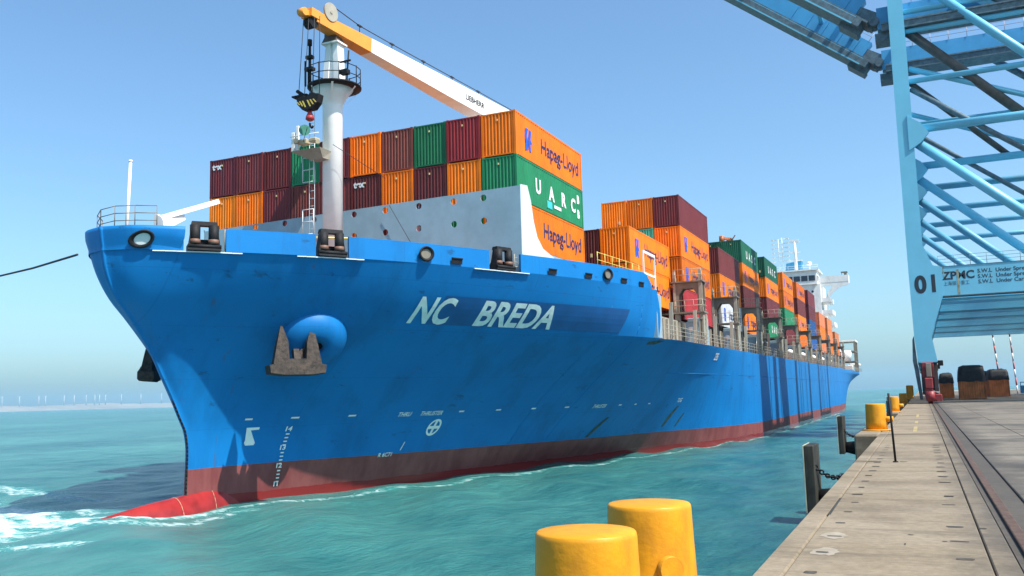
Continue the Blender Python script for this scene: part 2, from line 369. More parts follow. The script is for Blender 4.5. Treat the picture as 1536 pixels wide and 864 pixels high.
vs = np.stack([GX, GY, Z-3.45], -1).reshape(-1, 3); idx = np.arange(nx*ny).reshape(nx, ny)
q = np.stack([idx[:-1, :-1], idx[1:, :-1], idx[1:, 1:], idx[:-1, 1:]], -1).reshape(-1, 4)
me = bpy.data.meshes.new('sea'); me.vertices.add(len(vs)); me.vertices.foreach_set('co', vs.ravel())
me.loops.add(q.size); me.loops.foreach_set('vertex_index', q.ravel()); me.polygons.add(len(q))
me.polygons.foreach_set('loop_start', np.arange(0, q.size, 4)); me.polygons.foreach_set('use_smooth', np.ones(len(q), bool)); me.update()
at = me.attributes.new('foam', 'FLOAT', 'POINT'); at.data.foreach_set('value', F.ravel().astype(np.float32))
me.materials.append(WATER); sea = bpy.data.objects.new('sea_water', me); COL.objects.link(sea); tag(sea, kind='structure')

SAND = M('pale_desert_shore', (.25, .225, .19), .9, .25, .002, .4, (.22, .2, .15), .004, (1, 1, 1))
sh = B(); A = Vector((-8600, 3200, 0)); Bq = Vector((-7600, 9300, 0)); n = 60; vs = []
dirn = (Bq-A).normalized(); out = Vector((-dirn.y, dirn.x, 0))
if out.x > 0: out = -out
for i in range(n+1):
    p = A+(Bq-A)*(i/n); h = 50+14*random.random()+8*math.sin(i*.5)
    if i > 48: h *= max(.12, 1-(i-48)/14)
    for k, (o, z) in enumerate(((0, -4), (60, 1.5), (240, h*.55), (700, h), (1500, h*.8), (1900, -4))):
        vs.append(p+out*o+Vector((0, 0, z)))
sh.add(vs, [(i*6+k, (i+1)*6+k, (i+1)*6+k+1, i*6+k+1) for i in range(n) for k in range(5)], True)
structure('far_shore', sh, SAND)
TURB = M('pale_turbine_paint', (.5, .5, .5), .5, .03)
def turbine(loc, s, rot, lab):
    t = thing('wind_turbine', lab, 'wind turbine', loc, 'wind turbines on the far shore')
    part('tower', B().tube((0, 0, 0), (0, 0, 72*s), 3.0*s, 2.0*s, 10), TURB, t, False)
    part('nacelle', B().box((-2*s, -5*s, 71*s), (2*s, 5*s, 75*s)), TURB, t, False)
    r = B()
    for k in range(3):
        a = rot+k*2.094; r.hexa([(x, -5.8*s+y, 73*s) for x, y in ((-1.6*s, -.5), (1.6*s, -.5), (1.6*s, .5), (-1.6*s, .5))], [(math.sin(a)*34*s+x, -5.8*s+y, 73*s+math.cos(a)*34*s) for x, y in ((-.5*s, -.3), (.5*s, -.3), (.5*s, .3), (-.5*s, .3))])
    rb = part('rotor', r, TURB, t, False); return t
# ---------------------------------------------------------------- container ship
ship = thing('container_ship', 'large blue and red container ship with a raised flared bow lying alongside the quay', 'container ship', (CL, 34.7, ZW))
def yend(z): return 64.9-2.1*max(0, min(1, (z-5.8)/4.5))**2.5
def qs(n, p=1.9): return [(i/n)**p for i in range(n+1)]
def skin(rows, smooth=True):
    b = B(); n = len(rows[0]); b.add([p for r in rows for p in r], [(j*n+i, j*n+i+1, (j+1)*n+i+1, (j+1)*n+i) for j in range(len(rows)-1) for i in range(n-1)], smooth); return b
def full_row(ys, zf):      # port aft -> stem -> starboard aft
    port = [(CL+half(y, zf(y)), y, zf(y)) for y in ys][::-1]; st = [(CL-half(y, zf(y)), y, zf(y)) for y in ys]
    return port+st
AFT = [110, 125, 140, 155, 170, 185, 200]+[200+106*i/26 for i in range(1, 27)]
def low_row(f, lo, hi):
    zs0 = lo(35)+(hi(35)-lo(35))*f; ys0 = stem_y(zs0)
    ys = [ys0+(110-ys0)*q for q in qs(74)][:-1]+AFT
    return full_row(ys, lambda y: lo(y)+(hi(y)-lo(y))*f)
boot = skin([low_row(i/8, lambda y: -6.5, z_boot) for i in range(9)]); 
part('boot_topping', boot, RED, ship, fix=False, label='dark red lower band of the hull at the waterline')
low = skin([low_row(i/22, z_boot, z_deck) for i in range(23)])
hull = part('hull', low, BLUE, ship, fix=False)
def up_row(z0, f):
    zz = lambda y: z_deck(y)+(z_knuckle(y)-z_deck(y))*f
    ys0 = stem_y(zz(30)); ye = yend(zz(63)); return full_row([ys0+(ye-ys0)*q for q in qs(70, 1.8)], zz)
part('forecastle_side', skin([up_row(0, i/12) for i in range(13)]), BLUE, hull, fix=False)
# transom
yt = YSTERN; tb = B(); zz = [z_boot(yt)+(z_deck(yt)-z_boot(yt))*i/12 for i in range(13)]
tv = [(CL+s*half(yt, z), yt, z) for z in zz for s in (1, -1)]
tb.add(tv, [(2*i, 2*i+1, 2*i+3, 2*i+2) for i in range(12)]); part('transom', tb, BLUE, ship)
# bulb
bl = B(); prof = []
rows = []
for i in range(29):
    t = i/28; y = 29.2+9.8*t**1.3; top = -3.24+.42*min(1, max(0, y-29.3)/3.2)**.8+.07*max(0, y-32.5)
    bot = -3.6-2.8*min(1, ((y-29.2)/2.5))**.5; a = .05+.82*min(1, (y-29.2)/4)**.75-.42*max(0, min(1, (y-33.5)/4)); cz = (top+bot)/2; h = (top-bot)/2
    rows.append([(CL+a*math.cos(k*2*math.pi/28), y, cz+h*math.sin(k*2*math.pi/28)) for k in range(29)])
part('bulbous_bow', skin(rows), BULB, ship, label='bright red bulb breaking the water below the stem')
bs_ = B()
for k in (4,): bs_.path([Vector(rows[16][i])+Vector((.005, 0, .005)) for i in range(0, 10)], .014, 5)
bs_.path([Vector(rows[22][i])+Vector((.005, 0, .005)) for i in range(0, 10)], .014, 5)
part('draught_line', bs_, M('worn_bulb_mark', (.5, .3, .2), .6), ship)
# stem bar, dark worn edge
sb = B(); zs = [-3.0+i*.2 for i in range(26)]
sb.path([(CL+.06, stem_y(z)-.02, z) for z in zs], .05, 6); part('stem_bar', sb, BLACK, hull)
# decks
ys = [29.3+35.4*(i/40)**1.6 for i in range(41)]
dk = B(); dv = [(CL+s*(half(y, 8.9)-.03), y, z_knuckle(y)-.02) for y in ys for s in (1, -1)]
dk.add(dv, [(2*i, 2*i+1, 2*i+3, 2*i+2) for i in range(40)]); part('forecastle_deck', dk, DECKC, ship)
ys = [64.0+242*i/60 for i in range(61)]
dk = B(); dv = [(CL+s*(half(y, z_deck(y))-.01), y, z_deck(y)-.01) for y in ys for s in (1, -1)]
dk.add(dv, [(2*i, 2*i+1, 2*i+3, 2*i+2) for i in range(60)]); part('main_deck', dk, DECKC, ship)
fb = B(); fb.box((CL-16.5, 64.0, 5.8), (CL+16.5, 64.2, 9.0)); part('forecastle_bulkhead', fb, GREYP, ship)
# bulwark in segments, with gaps for the roller fairleads
def bul(ya, yb, side, n=26):
    b = B(); vs = []
    for i in range(n+1):
        y = ya+(yb-ya)*(i/n)**1.3
        zt, zk = z_top(y), z_knuckle(y)
        if y > 61.2 and side: zt -= 1.0*max(0, (y-61.2)/1.6)**3*.6
        o = hull_pt(y, 9.05); ii = hull_pt(y, 9.05, -.16)
        X = lambda p: (CL+side*(p[0]-CL), p[1])
        vs += [(*X(o), zk), (*X(o), zt), (*X(ii), zt), (*X(ii), zk)]
    b.add(vs, [(4*i+k, 4*i+(k+1) % 4, 4*i+4+(k+1) % 4, 4*i+4+k) for i in range(n) for k in range(4)]+[(0, 1, 2, 3), (4*n, 4*n+1, 4*n+2, 4*n+3)])
    return b
tip_rows = []
for i in range(7):
    zz_ = lambda y, f=i/6: z_knuckle(y)+(z_top(y)-z_knuckle(y))*f
    y0_ = stem_y(zz_(29.3)); tip_rows.append(full_row([y0_+(31.2-y0_)*(k/30)**1.9 for k in range(31)], zz_))
inner_row = [(CL+(x-CL)*.93, y+.12, z) for x, y, z in tip_rows[-1]]
tip_rows += [inner_row, [(x, y, z-1.1) for x, y, z in inner_row]]
tipb = skin(tip_rows)
part('bulwark', tipb, BLUE, ship, fix=False)
SEG = [(32.75, 36.25), (37.75, 46.05), (48.5, 62.9)]
for s in (1, -1):
    for a, c in SEG: part('bulwark', bul(a, c, s), BLUE, ship)
# pale lower ledge under the fairleads and dark capping
for a, c in ((30.35, 33.4), (35.5, 38.5), (44.9, 49.1)):
    led = B()
    for i in range(8):
        y0 = a+(c-a)*i/8; y1 = a+(c-a)*(i+1)/8
        led.bar(hull_pt(y0, z_knuckle(y0)-.03, .06), hull_pt(y1, z_knuckle(y1)-.03, .04), .10, .05)
    part('bulwark_ledge', led, LGREY, ship)
# roller fairleads in the gaps
def fairlead(yc, w=1.5):
    p = Vector(hull_pt(yc, 9.0)); a = Vector(hull_pt(yc-.5, 9.0)); c = Vector(hull_pt(yc+.5, 9.0)); u = (c-a); u.z = 0; u.normalize()
    nrm = Vector((u.y, -u.x, 0)); p.z = z_knuckle(yc)
    P = lambda s, t, z: p+u*s+nrm*t+Vector((0, 0, z))
    fr = B(); fr.hexa([P(-w/2, -.75, .02), P(w/2, -.75, .02), P(w/2, .16, .02), P(-w/2, .16, .02)], [P(-w/2, -.75, .30), P(w/2, -.75, .30), P(w/2, .12, .30), P(-w/2, .12, .30)])
    for s in (-1, 1): fr.hexa([P(s*w*.47, -.5, .3), P(s*w*.33, -.5, .3), P(s*w*.33, .02, .3), P(s*w*.47, .02, .3)], [P(s*w*.38, -.4, 1.28), P(s*w*.28, -.4, 1.28), P(s*w*.28, -.02, 1.28), P(s*w*.38, -.02, 1.28)])
    fr.hexa([P(-w*.4, -.45, 1.22), P(w*.4, -.45, 1.22), P(w*.4, .0, 1.22), P(-w*.4, .0, 1.22)], [P(-w*.38, -.42, 1.42), P(w*.38, -.42, 1.42), P(w*.38, -.03, 1.42), P(-w*.38, -.03, 1.42)])
    fr.hexa([P(-w*.46, -.62, .3), P(w*.46, -.62, .3), P(w*.46, -.5, .3), P(-w*.46, -.5, .3)], [P(-w*.4, -.5, .62), P(w*.4, -.5, .62), P(w*.4, -.44, .62), P(-w*.4, -.44, .62)]); fr.tube(P(-w/2, .1, .2), P(w/2, .1, .2), .09, n=8)
    f = part('roller_fairlead', fr, BLACK, ship)
    for s in (-.42, .42):
        rb = B(); rb.tube(P(s, -.1, .3), P(s, -.1, 1.24), .24, n=14); part('roller', rb, BLACK, f)
        rb = B(); rb.tube(P(s, -.1, .34), P(s, -.1, .56), .25, n=12); part('worn_collar', rb, M('worn_brown_steel', (.16, .075, .05), .6) if s < 0 else bpy.data.materials['worn_brown_steel'], f)
    lb = B()
    for z in (.35, .62, .89): lb.tube(P(w*.62, -.1, z), P(w*.8, -.1, z), .022, n=5)
    lb.tube(P(w*.62, -.1, .05), P(w*.62, -.1, 1.1), .03, n=5); part('ladder', lb, STEELL, f)
for yc in (32.0, 37.0, 47.25): fairlead(yc)
# panama chocks and scupper slots
def chock(y, z, a, h):
    r = B(); o = [];
    N = 22
    for k in range(N):
        t = 2*math.pi*k/N
        for (q, off) in ((1.0, .02), (1.12, .12), (1.0, .17), (.72, .05)):
            du, dz = a*q*math.cos(t), h*q*math.sin(t); o.append(hull_pt(y+du, z+dz, off))
    r.add(o, [(4*k+j, 4*((k+1) % N)+j, 4*((k+1) % N)+j+1, 4*k+j+1) for k in range(N) for j in range(3)], True)
    c = part('panama_chock', r, BLACK, ship)
    m = B(); m.add([hull_pt(y+a*.74*math.cos(2*math.pi*k/N), z+h*.74*math.sin(2*math.pi*k/N), .035) for k in range(N)], [tuple(range(N))]); return c, m
c, m = chock(29.95, 9.38, .30, .36); part('opening', m, LGREY, c)
c, m = chock(41.73, 9.55, .40, .36); part('opening', m, bpy.data.materials['weathered_deck_steel'], c)
c, m = chock(56.64, 9.7, .46, .36); part('opening', m, STEEL, c)
for y, z in ((43.68, 9.32), (51.03, 9.36), (54.52, 9.4), (58.67, 9.44), (61.1, 9.4)):
    s = B(); s.hexa([hull_pt(y-.33, z-.13, .012), hull_pt(y+.33, z-.13, .012), hull_pt(y+.33, z+.13, .012), hull_pt(y-.33, z+.13, .012)], [hull_pt(y-.36, z-.15, .03), hull_pt(y+.36, z-.15, .03), hull_pt(y+.36, z+.15, .03), hull_pt(y-.36, z+.15, .03)])
    s.bar(hull_pt(y-.36, z+.15, .05), hull_pt(y+.36, z+.15, .05), .06); part('scupper', s, BLACK, ship)
# lettering on the curved hull
def hull_decal(vs2, fs, y0, z0, off=.03, sub=.45):
    bm = bmesh.new(); bv = [bm.verts.new((x, y, 0)) for x, y in vs2]
    for f in fs:
        try: bm.faces.new([bv[i] for i in f])
        except ValueError: pass
    xs = [v[0] for v in vs2]; ys_ = [v[1] for v in vs2]
    for ax, lo, hi in ((0, min(xs), max(xs)), (1, min(ys_), max(ys_))):
        k = lo+sub
        while k < hi:
            bmesh.ops.bisect_plane(bm, geom=bm.verts[:]+bm.edges[:]+bm.faces[:], plane_co=(k, 0, 0) if ax == 0 else (0, k, 0), plane_no=(1, 0, 0) if ax == 0 else (0, 1, 0)); k += sub
    for v in bm.verts: v.co = hull_pt(y0+v.co.x, z0+v.co.y, off)
    b = B(); b.bm(bm); return b
def quad(w, h, sh=0): return [(0, 0), (w, 0), (w+sh, h), (sh, h)], [(0, 1, 2, 3)]
vs_, fs_ = [(0, 0), (15.7, .02), (16.1, 1.62), (.2, 1.52)], [(0, 1, 2, 3)]
part('overpainted_name_patch', hull_decal(vs_, fs_, 43.75, 5.95, .028, .3), PATCH, hull)
for s, y0, wid in (('NC', 42.55, 2.3), ('BREDA', 46.75, 6.15)):
    v2, f2 = text2d(s, 1.9, bold=.055); xs = [v[0] for v in v2]; k = wid/(max(xs)-min(xs)); m0 = min(xs)
    hh = max(v[1] for v in v2); v2 = [((x-m0)*k, y/hh*1.36) for x, y in v2]
    part('ship_name', hull_decal(v2, f2, y0, 6.03, .05, .3), LETTER, hull)
for i, z in enumerate((0.22, -.8, -1.78, -2.78)):
    v2, f2 = text2d(('14', '13', '12', '11')[i], .36, bold=.01); v2 = [(x*1.15, y) for x, y in v2]
    part('draught_figure', hull_decal(v2, f2, 40.25, z, .03), WHITEL, hull)
    if i < 3:
        for k in range(1, 5): part('draught_tick', hull_decal(*quad(.2, .07), 40.42, z-.2*k, .03), WHITEL, hull)
part('bulb_mark', hull_decal([(0, .95), (.75, .95), (.75, .82), (.28, .80), (.68, .12), (.62, 0), (.12, 0), (.02, .14), (.06, .3), (.2, .36), (.38, .3)], [(0, 1, 2, 3, 10), (0, 10, 9, 8), (3, 4, 10), (4, 5, 6, 7, 8, 9, 10)], 38.05, -.45), WHITEL, hull)
ring = circ(0, 0, .52, 28); inn = circ(0, 0, .40, 28)
rv = ring+inn; rf = [(i, (i+1) % 28, 28+(i+1) % 28, 28+i) for i in range(28)]
for (w, h) in ((.09, .42), (.42, .09)):
    o = len(rv); rv = rv+[(-w, -h), (w, -h), (w, h), (-w, h)]; rf.append((o, o+1, o+2, o+3))
part('thruster_mark', hull_decal(rv, rf, 49.9, .0, .03), WHITEL, hull)
for y in (37.8, 40.3, 43.3, 51.2, 54.4, 57.6, 60.8, 67.5, 70.2, 73.0): part('hull_tick', hull_decal(*quad(.42, .09), y, .9, .03), WHITEL, hull)
for s, y, z, k in (('THRU', 46.5, .78, .36), ('THRUSTER', 48.15, .78, .36), ('THRUSTER', 63.9, .8, .36), ('TUG', 79.1, .95, .5), ('R 6C71', 46.5, -1.62, .34)):
    v2, f2 = text2d(s, k, bold=.006); part('hull_notice', hull_decal(v2, f2, y, z, .03), WHITEL, hull)
part('hull_line', hull_decal(*quad(.06, .5, .1), 48.0, -1.3, .03), WHITEL, hull)
v2, f2 = text2d('235', .9, bold=.02); part('frame_number', hull_decal(v2, f2, 83.4, 4.7, .03), WHITEL, hull)
STAIN = M('dark_rust_stain', (.03, .06, .05), .7, .4, 3)
for y, z, w, h, sh in ((66.4, -1.5, .8, 1.5, .7), (78.8, -1.2, .9, 1.8, .8), (81.3, -1.3, .5, 1.2, .5), (63.6, 5.3, 2.6, .35, .1)):
    part('rust_stain', hull_decal([(0, 0), (w*.5, .05), (w+sh*.6, h), (w*.6+sh*.6, h*1.02), (sh*.3, h*.5)], [(0, 1, 2, 3, 4)], y, z, .012), STAIN, hull)
# plating seams on the hull side
for y in (57.8, 61.5):
    seam = B(); seam.path([hull_pt(y+(z+1.5)*.0, z, .0) for z in [-1.3+i*.6 for i in range(16)]], .018, 4); part('plate_seam', seam, BLUE, hull)
sl = B()
for a, z in ((106, 3.4),): sl.path([hull_pt(y, z, .0) for y in range(66, 300, 6)], .03, 4)
part('plate_seam', sl, BLUE, hull)
# anchor bolsters
def bolster(side):
    b = B(); c0 = Vector(hull_pt(38.6, 5.0)); e = .3
    n_ = (Vector(hull_pt(38.6, 5.0, 1))-c0).normalized(); ax = (n_+Vector((.25, -.25, -.12))).normalized(); u = ax.cross(Vector((0, 0, 1))).normalized(); w = u.cross(ax)
    vs = []; N = 36; prof = ((1.95, -1.3), (1.80, -.25), (1.74, .05), (1.55, .42), (1.35, .62), (1.10, .76), (.80, .84), (.40, .86), (.36, .6))
    for r, t in prof:
        for k in range(N):
            a = 2*math.pi*k/N; p = c0+ax*t+(u*math.cos(a)*1.06+w*math.sin(a))*r; vs.append((CL+side*(p.x-CL), p.y, p.z))
    b.add(vs, [(j*N+k, j*N+(k+1) % N, (j+1)*N+(k+1) % N, (j+1)*N+k) for j in range(len(prof)-1) for k in range(N)], True)
    bo = part('anchor_bolster', b, BLUE, ship)
    hb = B(); hb.add(vs[-N:], [tuple(range(N))]); part('hawse_opening', hb, BLACK, bo)
    return c0, ax, u, w
c0, ax, u, w = bolster(1); bolster(-1)
def anchor(side, lab):
    # stockless anchor housed in its hawse: crown below, flukes pointing up
    o = c0+ax*1.34+Vector((-.62, -.9, -.72)); e1 = Vector((.62, .78, 0)).normalized(); e3 = Vector((-.02, .03, 1)).normalized(); e2 = e1.cross(e3).normalized()
    if e2.dot(ax) < 0: e2 = -e2
    F_ = lambda x, y, z: (lambda p: Vector((CL+side*(p.x-CL), p.y, p.z)))(o+e1*x+e2*y+e3*z)
    a = thing('anchor', lab, 'anchor', F_(0, 0, 0), 'ship anchors')
    cr = B(); pl = [(-1.45, -.28), (-.75, -.38), (.75, -.38), (1.45, -.28), (1.5, .14), (.7, .36), (.4, .5), (-.4, .5), (-.7, .36), (-1.5, .14)]
    cr.hexa([F_(x, -.38, z) for x, z in (pl[0], pl[3], pl[4], pl[9])], [F_(x*.97, .36, z) for x, z in (pl[0], pl[3], pl[4], pl[9])])
    n = len(pl); cr.add([F_(x, -.3, z) for x, z in pl]+[F_(x*.95, .46, z*.9) for x, z in pl], [tuple(range(n)), tuple(range(n, 2*n))[::-1]]+[(i, (i+1) % n, n+(i+1) % n, n+i) for i in range(n)])
    part('crown', cr, RUST, a)
    for s in (-1, 1):
        f = B(); base = [(s*.42, -.25, .25), (s*1.22, -.25, .2), (s*1.22, .34, .2), (s*.42, .34, .25)]; mid = [(s*.48, -.22, 1.35), (s*1.06, -.22, 1.2), (s*1.04, .2, 1.2), (s*.48, .25, 1.35)]; tip = [(s*.74, -.06, 2.15), (s*.84, -.06, 2.15), (s*.84, .04, 2.15), (s*.74, .04, 2.15)]
        f.hexa([F_(*p) for p in base], [F_(*p) for p in mid]); f.hexa([F_(*p) for p in mid], [F_(*p) for p in tip]); part('fluke', f, RUST, a)
    sk = B(); sk.hexa([F_(x, y, .3) for x, y in ((-.17, -.1), (.17, -.1), (.17, .3), (-.17, .3))], [F_(x, y, 1.0) for x, y in ((-.14, -.45), (.14, -.45), (.14, -.1), (-.14, -.1))]); sk.bar(F_(0, .1, .35), (CL+side*(c0.x-CL)+0, c0.y, c0.z+.15), .22); part('shank', sk, RUST, a)
    return a
anchor(1, 'rusty anchor with two upright flukes on the lit port side of the bow')
anchor(-1, 'dark anchor on the far side, poking out left of the stem')
# fore deck fittings: rails, jackstaff, davit, yellow rail
r = B(); P0 = [(CL-3.0, 31.6), (CL-2.2, 30.6), (CL-1.0, 29.75), (CL+.2, 29.5), (CL+1.1, 29.85), (CL+1.9, 30.4)]
for z in (.35, .7, 1.05): r.path([(x, y+.25, 10+z) for x, y in P0], .022, 5)
for x, y in P0: r.tube((x, y+.25, 9.9), (x, y+.25, 11.07), .025, n=5)
part('bow_railing', r, STEEL, ship)
j = B(); j.tube((CL, 30.6, 9), (CL+.02, 30.75, 13.4), .085, .07, 10); j.tube((CL+.02, 30.75, 13.4), (CL+.02, 30.75, 13.5), .09, n=8); part('jackstaff', j, WHITE, ship)
dv_ = B(); dv_.prism([(-33.1, 9.3), (-32.5, 9.3), (-32.45, 10.5), (-32.6, 10.75), (-33.0, 10.95), (-33.1, 10.9)], .3, 'y', 31.6)
dv_.bar((-33.0, 31.8, 10.75), (-32.5, 35.3, 12.2), .2, .24); dv_.prism([(31.9, 10.1), (33.4, 10.95), (33.3, 11.2), (31.9, 10.7)], .12, 'x', -32.95)
part('davit', dv_, WHITE, ship)
yr = B(); yr.path([(-31.2, 36.2, 9.9), (-31.2, 36.4, 10.52), (-29.4, 38.5, 10.5), (-27.6, 40.0, 10.5), (-27.6, 40.0, 9.9)], .05, 6); part('yellow_handrail', yr, YEL2, ship)
wn = B(); wn.tube((-34.5, 38.5, 9.8), (-29.5, 39.2, 9.8), .55, n=16); wn.box((-33.2, 38.2, 9), (-32.4, 39.6, 10.3), .1); wn.box((-30.6, 38.4, 9), (-29.9, 40, 10.25), .1); part('mooring_winch', wn, WHITE, ship)
# breakwater
holes = [circ(x, z, .21, 14) for x in (-44.3, -41.7, -39.18, -36.7, -33.47, -31.05, -28.52, -25.98, -23.9) for z in (14.05, 12.6)]
bwk = part('breakwater', B().holed([(-46.4, 9.0), (-21.4, 9.0), (-21.4, 14.55), (-46.4, 14.2)], holes, .06, 'y', 49.0), GREYP, ship)
fl = B(); fl.prism([(49.06, 9.0), (49.06, 14.62), (50.1, 14.75), (50.6, 13.9), (51.0, 12.6), (51.5, 11.7), (52.4, 11.1), (54.2, 10.75), (54.2, 9.0)], .05, 'x', -21.44); part('wing_plate', fl, LGREY, bwk)
bt = B(); bt.box((-46.4, 48.96, 14.2), (-46.3, 49.1, 14.3)); 
for i in range(9): bt.prism([(49.07, 9), (49.07, 14.1), (50.3, 9)], .03, 'x', -46+i*2.9)
part('stiffener', bt, GREYP, bwk)
pf = B(); pf.box((-46.5, 50.4, 8.9), (-22.2, 63.2, 11.22)); part('hatch_coaming', pf, GREYP, ship)
# foremast
fm = part('foremast', B().lathe([(.65, 8.9), (.65, 20.9), (.72, 21.1), (.95, 21.6), (1.35, 22.05)], (CL, 47.1, 0), 40), MAST, ship)
pl = B(); pl.lathe([(1.37, 22.05), (1.76, 22.12), (1.76, 22.22), (0.1, 22.22)], (CL+.15, 47.1, 0), 24); part('mast_platform', pl, BLACK, fm)
for k in range(6):
    a = k*1.047; br = B(); br.hexa([(CL+.9*math.cos(a+d), 47.1+.9*math.sin(a+d), 21.2) for d in (-.03, .03, .05, .06)], [(CL+.15+1.62*math.cos(a+d), 47.1+1.62*math.sin(a+d), 22.05) for d in (-.03, .03, .05, .06)])
    part('bracket', br, MAST, fm)
rl = B(); N = 16
for k in range(N):
    a = 2*math.pi*k/N; p = (CL+.15+1.71*math.cos(a), 47.1+1.71*math.sin(a)); q_ = (CL+.15+1.71*math.cos(a+2*math.pi/N), 47.1+1.71*math.sin(a+2*math.pi/N))
    if k % 2 == 0: rl.tube((*p, 22.2), (*p, 23.4), .035, n=5)
    for z in (22.75, 23.35): rl.tube((*p, z), (*q_, z), .03, n=5)
part('platform_railing', rl, BLACK, fm)
lt = B(); lt.tube((CL-1.0, 46.0, 22.2), (CL-1.0, 46.0, 25.0), .11, .08, 8); lt.tube((CL-1.0, 46, 24.9), (CL-1.0, 46, 25.3), .15, n=8); lt.box((CL-1.25, 45.85, 24.0), (CL-.75, 46.15, 24.2)); lt.box((CL-1.3, 45.8, 23.2), (CL-.7, 46.2, 23.4)); part('navigation_light_post', lt, BLACK, fm)
lt = B(); lt.tube((CL-1.35, 46, 22.2), (CL-1.35, 46, 23.9), .07, n=6); part('navigation_light_post', lt, BLACK, fm)
lt = B(); lt.tube((CL+1.6, 46.4, 22.2), (CL+1.9, 46.2, 24.1), .05, n=6); lt.box((CL+1.2, 46.2, 23.4), (CL+2.0, 46.3, 23.5)); part('navigation_light_post', lt, BLACK, fm)
lt = B(); lt.box((CL+1.25, 46.1, 22.6), (CL+1.8, 46.5, 22.9)); part('lamp', lt, BLACK, fm)
lt = B(); lt.box((CL-2.7, 46.3, 21.75), (CL-1.5, 47.2, 21.85)); lt.tube((CL-1.9, 46.5, 21.85), (CL-2.4, 46.5, 22.2), .12, n=8); part('lamp_bracket', lt, BLACK, fm)
up_ = B()
for s, t in ((-.62, 0), (.30, 0)): up_.hexa([(CL+s, 46.8, 22.2), (CL+s+.42, 46.8, 22.2), (CL+s+.42, 47.5, 22.2), (CL+s, 47.5, 22.2)], [(CL+s*.6+.05, 46.8, 25.1), (CL+s*.6+.42, 46.8, 25.1), (CL+s*.6+.42, 47.5, 25.1), (CL+s*.6+.05, 47.5, 25.1)])
up_.box((CL-.2, 46.95, 22.2), (CL+.45, 47.4, 25.1)); up_.box((CL-.55, 46.6, 25.1), (CL+.75, 47.7, 25.2)); part('topmast', up_, MAST, fm)
jr = B(); jr.hexa([(CL-.55, 46.65, 25.2), (CL+.65, 46.65, 25.2), (CL+.65, 47.6, 25.2), (CL-.55, 47.6, 25.2)], [(CL-.4, 46.75, 25.6), (CL+.5, 46.75, 25.6), (CL+.5, 47.5, 25.6), (CL-.4, 47.5, 25.6)]); jr.box((CL-.4, 46.75, 25.6), (CL+.5, 47.5, 26.55)); part('jib_rest', jr, M('dark_rest_steel', (.10, .075, .06), .6), fm)
ld = B()
for x in (-1.12, -.72): ld.tube((CL+x-.2, 46.4, 9.5), (CL+x-.2, 46.4, 22), .025, n=5)
for i in range(24): ld.tube((CL-1.32, 46.4, 9.8+i*.5), (CL-.92, 46.4, 9.8+i*.5), .018, n=4)
for z in (13.2, 16.6): 
    for dx in (-1.55, -.7): ld.tube((CL+dx, 46.0, z-.8), (CL+dx, 46.0, z+.8), .03, n=5)
    for d in (-.8, 0, .8): ld.tube((CL-1.55, 46.0, z+d), (CL-.7, 46.0, z+d), .03, n=5)
part('mast_ladder', ld, LGREY, fm)
lp = B(); lp.hexa([(CL-.9, 46.0, 17.2), (CL+.1, 45.9, 17.2), (CL+.2, 46.6, 17.2), (CL-.9, 46.6, 17.2)], [(CL-2.0, 45.3, 17.75), (CL+.3, 45.3, 17.75), (CL+.3, 46.6, 17.75), (CL-2.0, 46.6, 17.75)])
part('lookout_platform', lp, STEELL, fm)
lr = B(); lr.box((CL-1.98, 45.35, 17.76), (CL-1.7, 45.5, 19.0), .03); lr.box((CL-1.62, 45.35, 17.76), (CL-1.4, 45.5, 19.4), .03); lr.tube((CL-2.0, 45.3, 18.7), (CL+.2, 45.3, 18.7), .03, n=5); part('signal_panel', lr, WHITE, fm)
hn = B(); hn.tube((CL-1.0, 45.5, 18.9), (CL-.65, 45.0, 18.9), .1, .36, 14); part('fog_horn', hn, GREENM, fm)
fl_ = B(); fl_.box((CL-1.2, 45.0, 18.0), (CL-.5, 45.5, 18.35), .05); fl_.box((CL-.3, 44.9, 18.05), (CL+.3, 45.4, 18.3), .05); fl_.tube((CL-1.3, 45, 18.2), (CL-1.1, 44.7, 18.2), .16, n=8); fl_.tube((CL+.4, 45, 17.95), (CL+.6, 44.7, 17.9), .14, n=8); part('floodlight', fl_, M('lamp_housing', (.45, .38, .25), .5), fm)
# deck crane with stowed jib
JT = Vector((-33.7, 45.0, 26.15)); JB = Vector((-30.8, 69.5, 25.05))
dc = part('deck_crane', B().lathe([(1.5, 6), (1.5, 20), (1.9, 20.2), (1.9, 22.5)], (-31.4, 65.3, 0), 28), MAST, ship)
jd = (JB-JT).normalized(); js = jd.cross(Vector((0, 0, 1))).normalized(); ju = js.cross(jd)
def jsec(t, w, hup, hdn): c = JT+(JB-JT)*t; return [c-js*w-ju*hdn, c+js*w-ju*hdn, c+js*w+ju*hup, c-js*w+ju*hup]
jb = B(); S = [jsec(.205, .50, .50, .50), jsec(.6, .62, .75, .72), jsec(1.0, .72, .95, .8)]
jb.hexa(S[0], S[1]); jb.hexa(S[1], S[2]); part('jib', jb, MAST, dc)
jo = B(); jo.hexa(jsec(-.005, .40, .36, .36), jsec(.2045, .50, .50, .50))
hd = JT-jd*.2; jo.bar(hd-jd*.5+ju*.1, hd+jd*.3+ju*.1, .9, .55); jo.bar(hd-jd*.85-ju*.12, hd-jd*.4+ju*.1, .45, .3); jo.tube(hd-jd*.85-js*.25, hd-jd*.85+js*.25, .26, n=12); part('jib_tip', jo, ORANGEC, dc, label='orange outer end of the white jib')
sv = B(); sc_ = JT+jd*1.05+ju*.75+js*.42; sv.tube(sc_-js*.06, sc_+js*.06, .62, n=24); sv.tube(sc_-js*.1, sc_+js*.1, .12, n=10); part('sheave', sv, STEELL, dc)
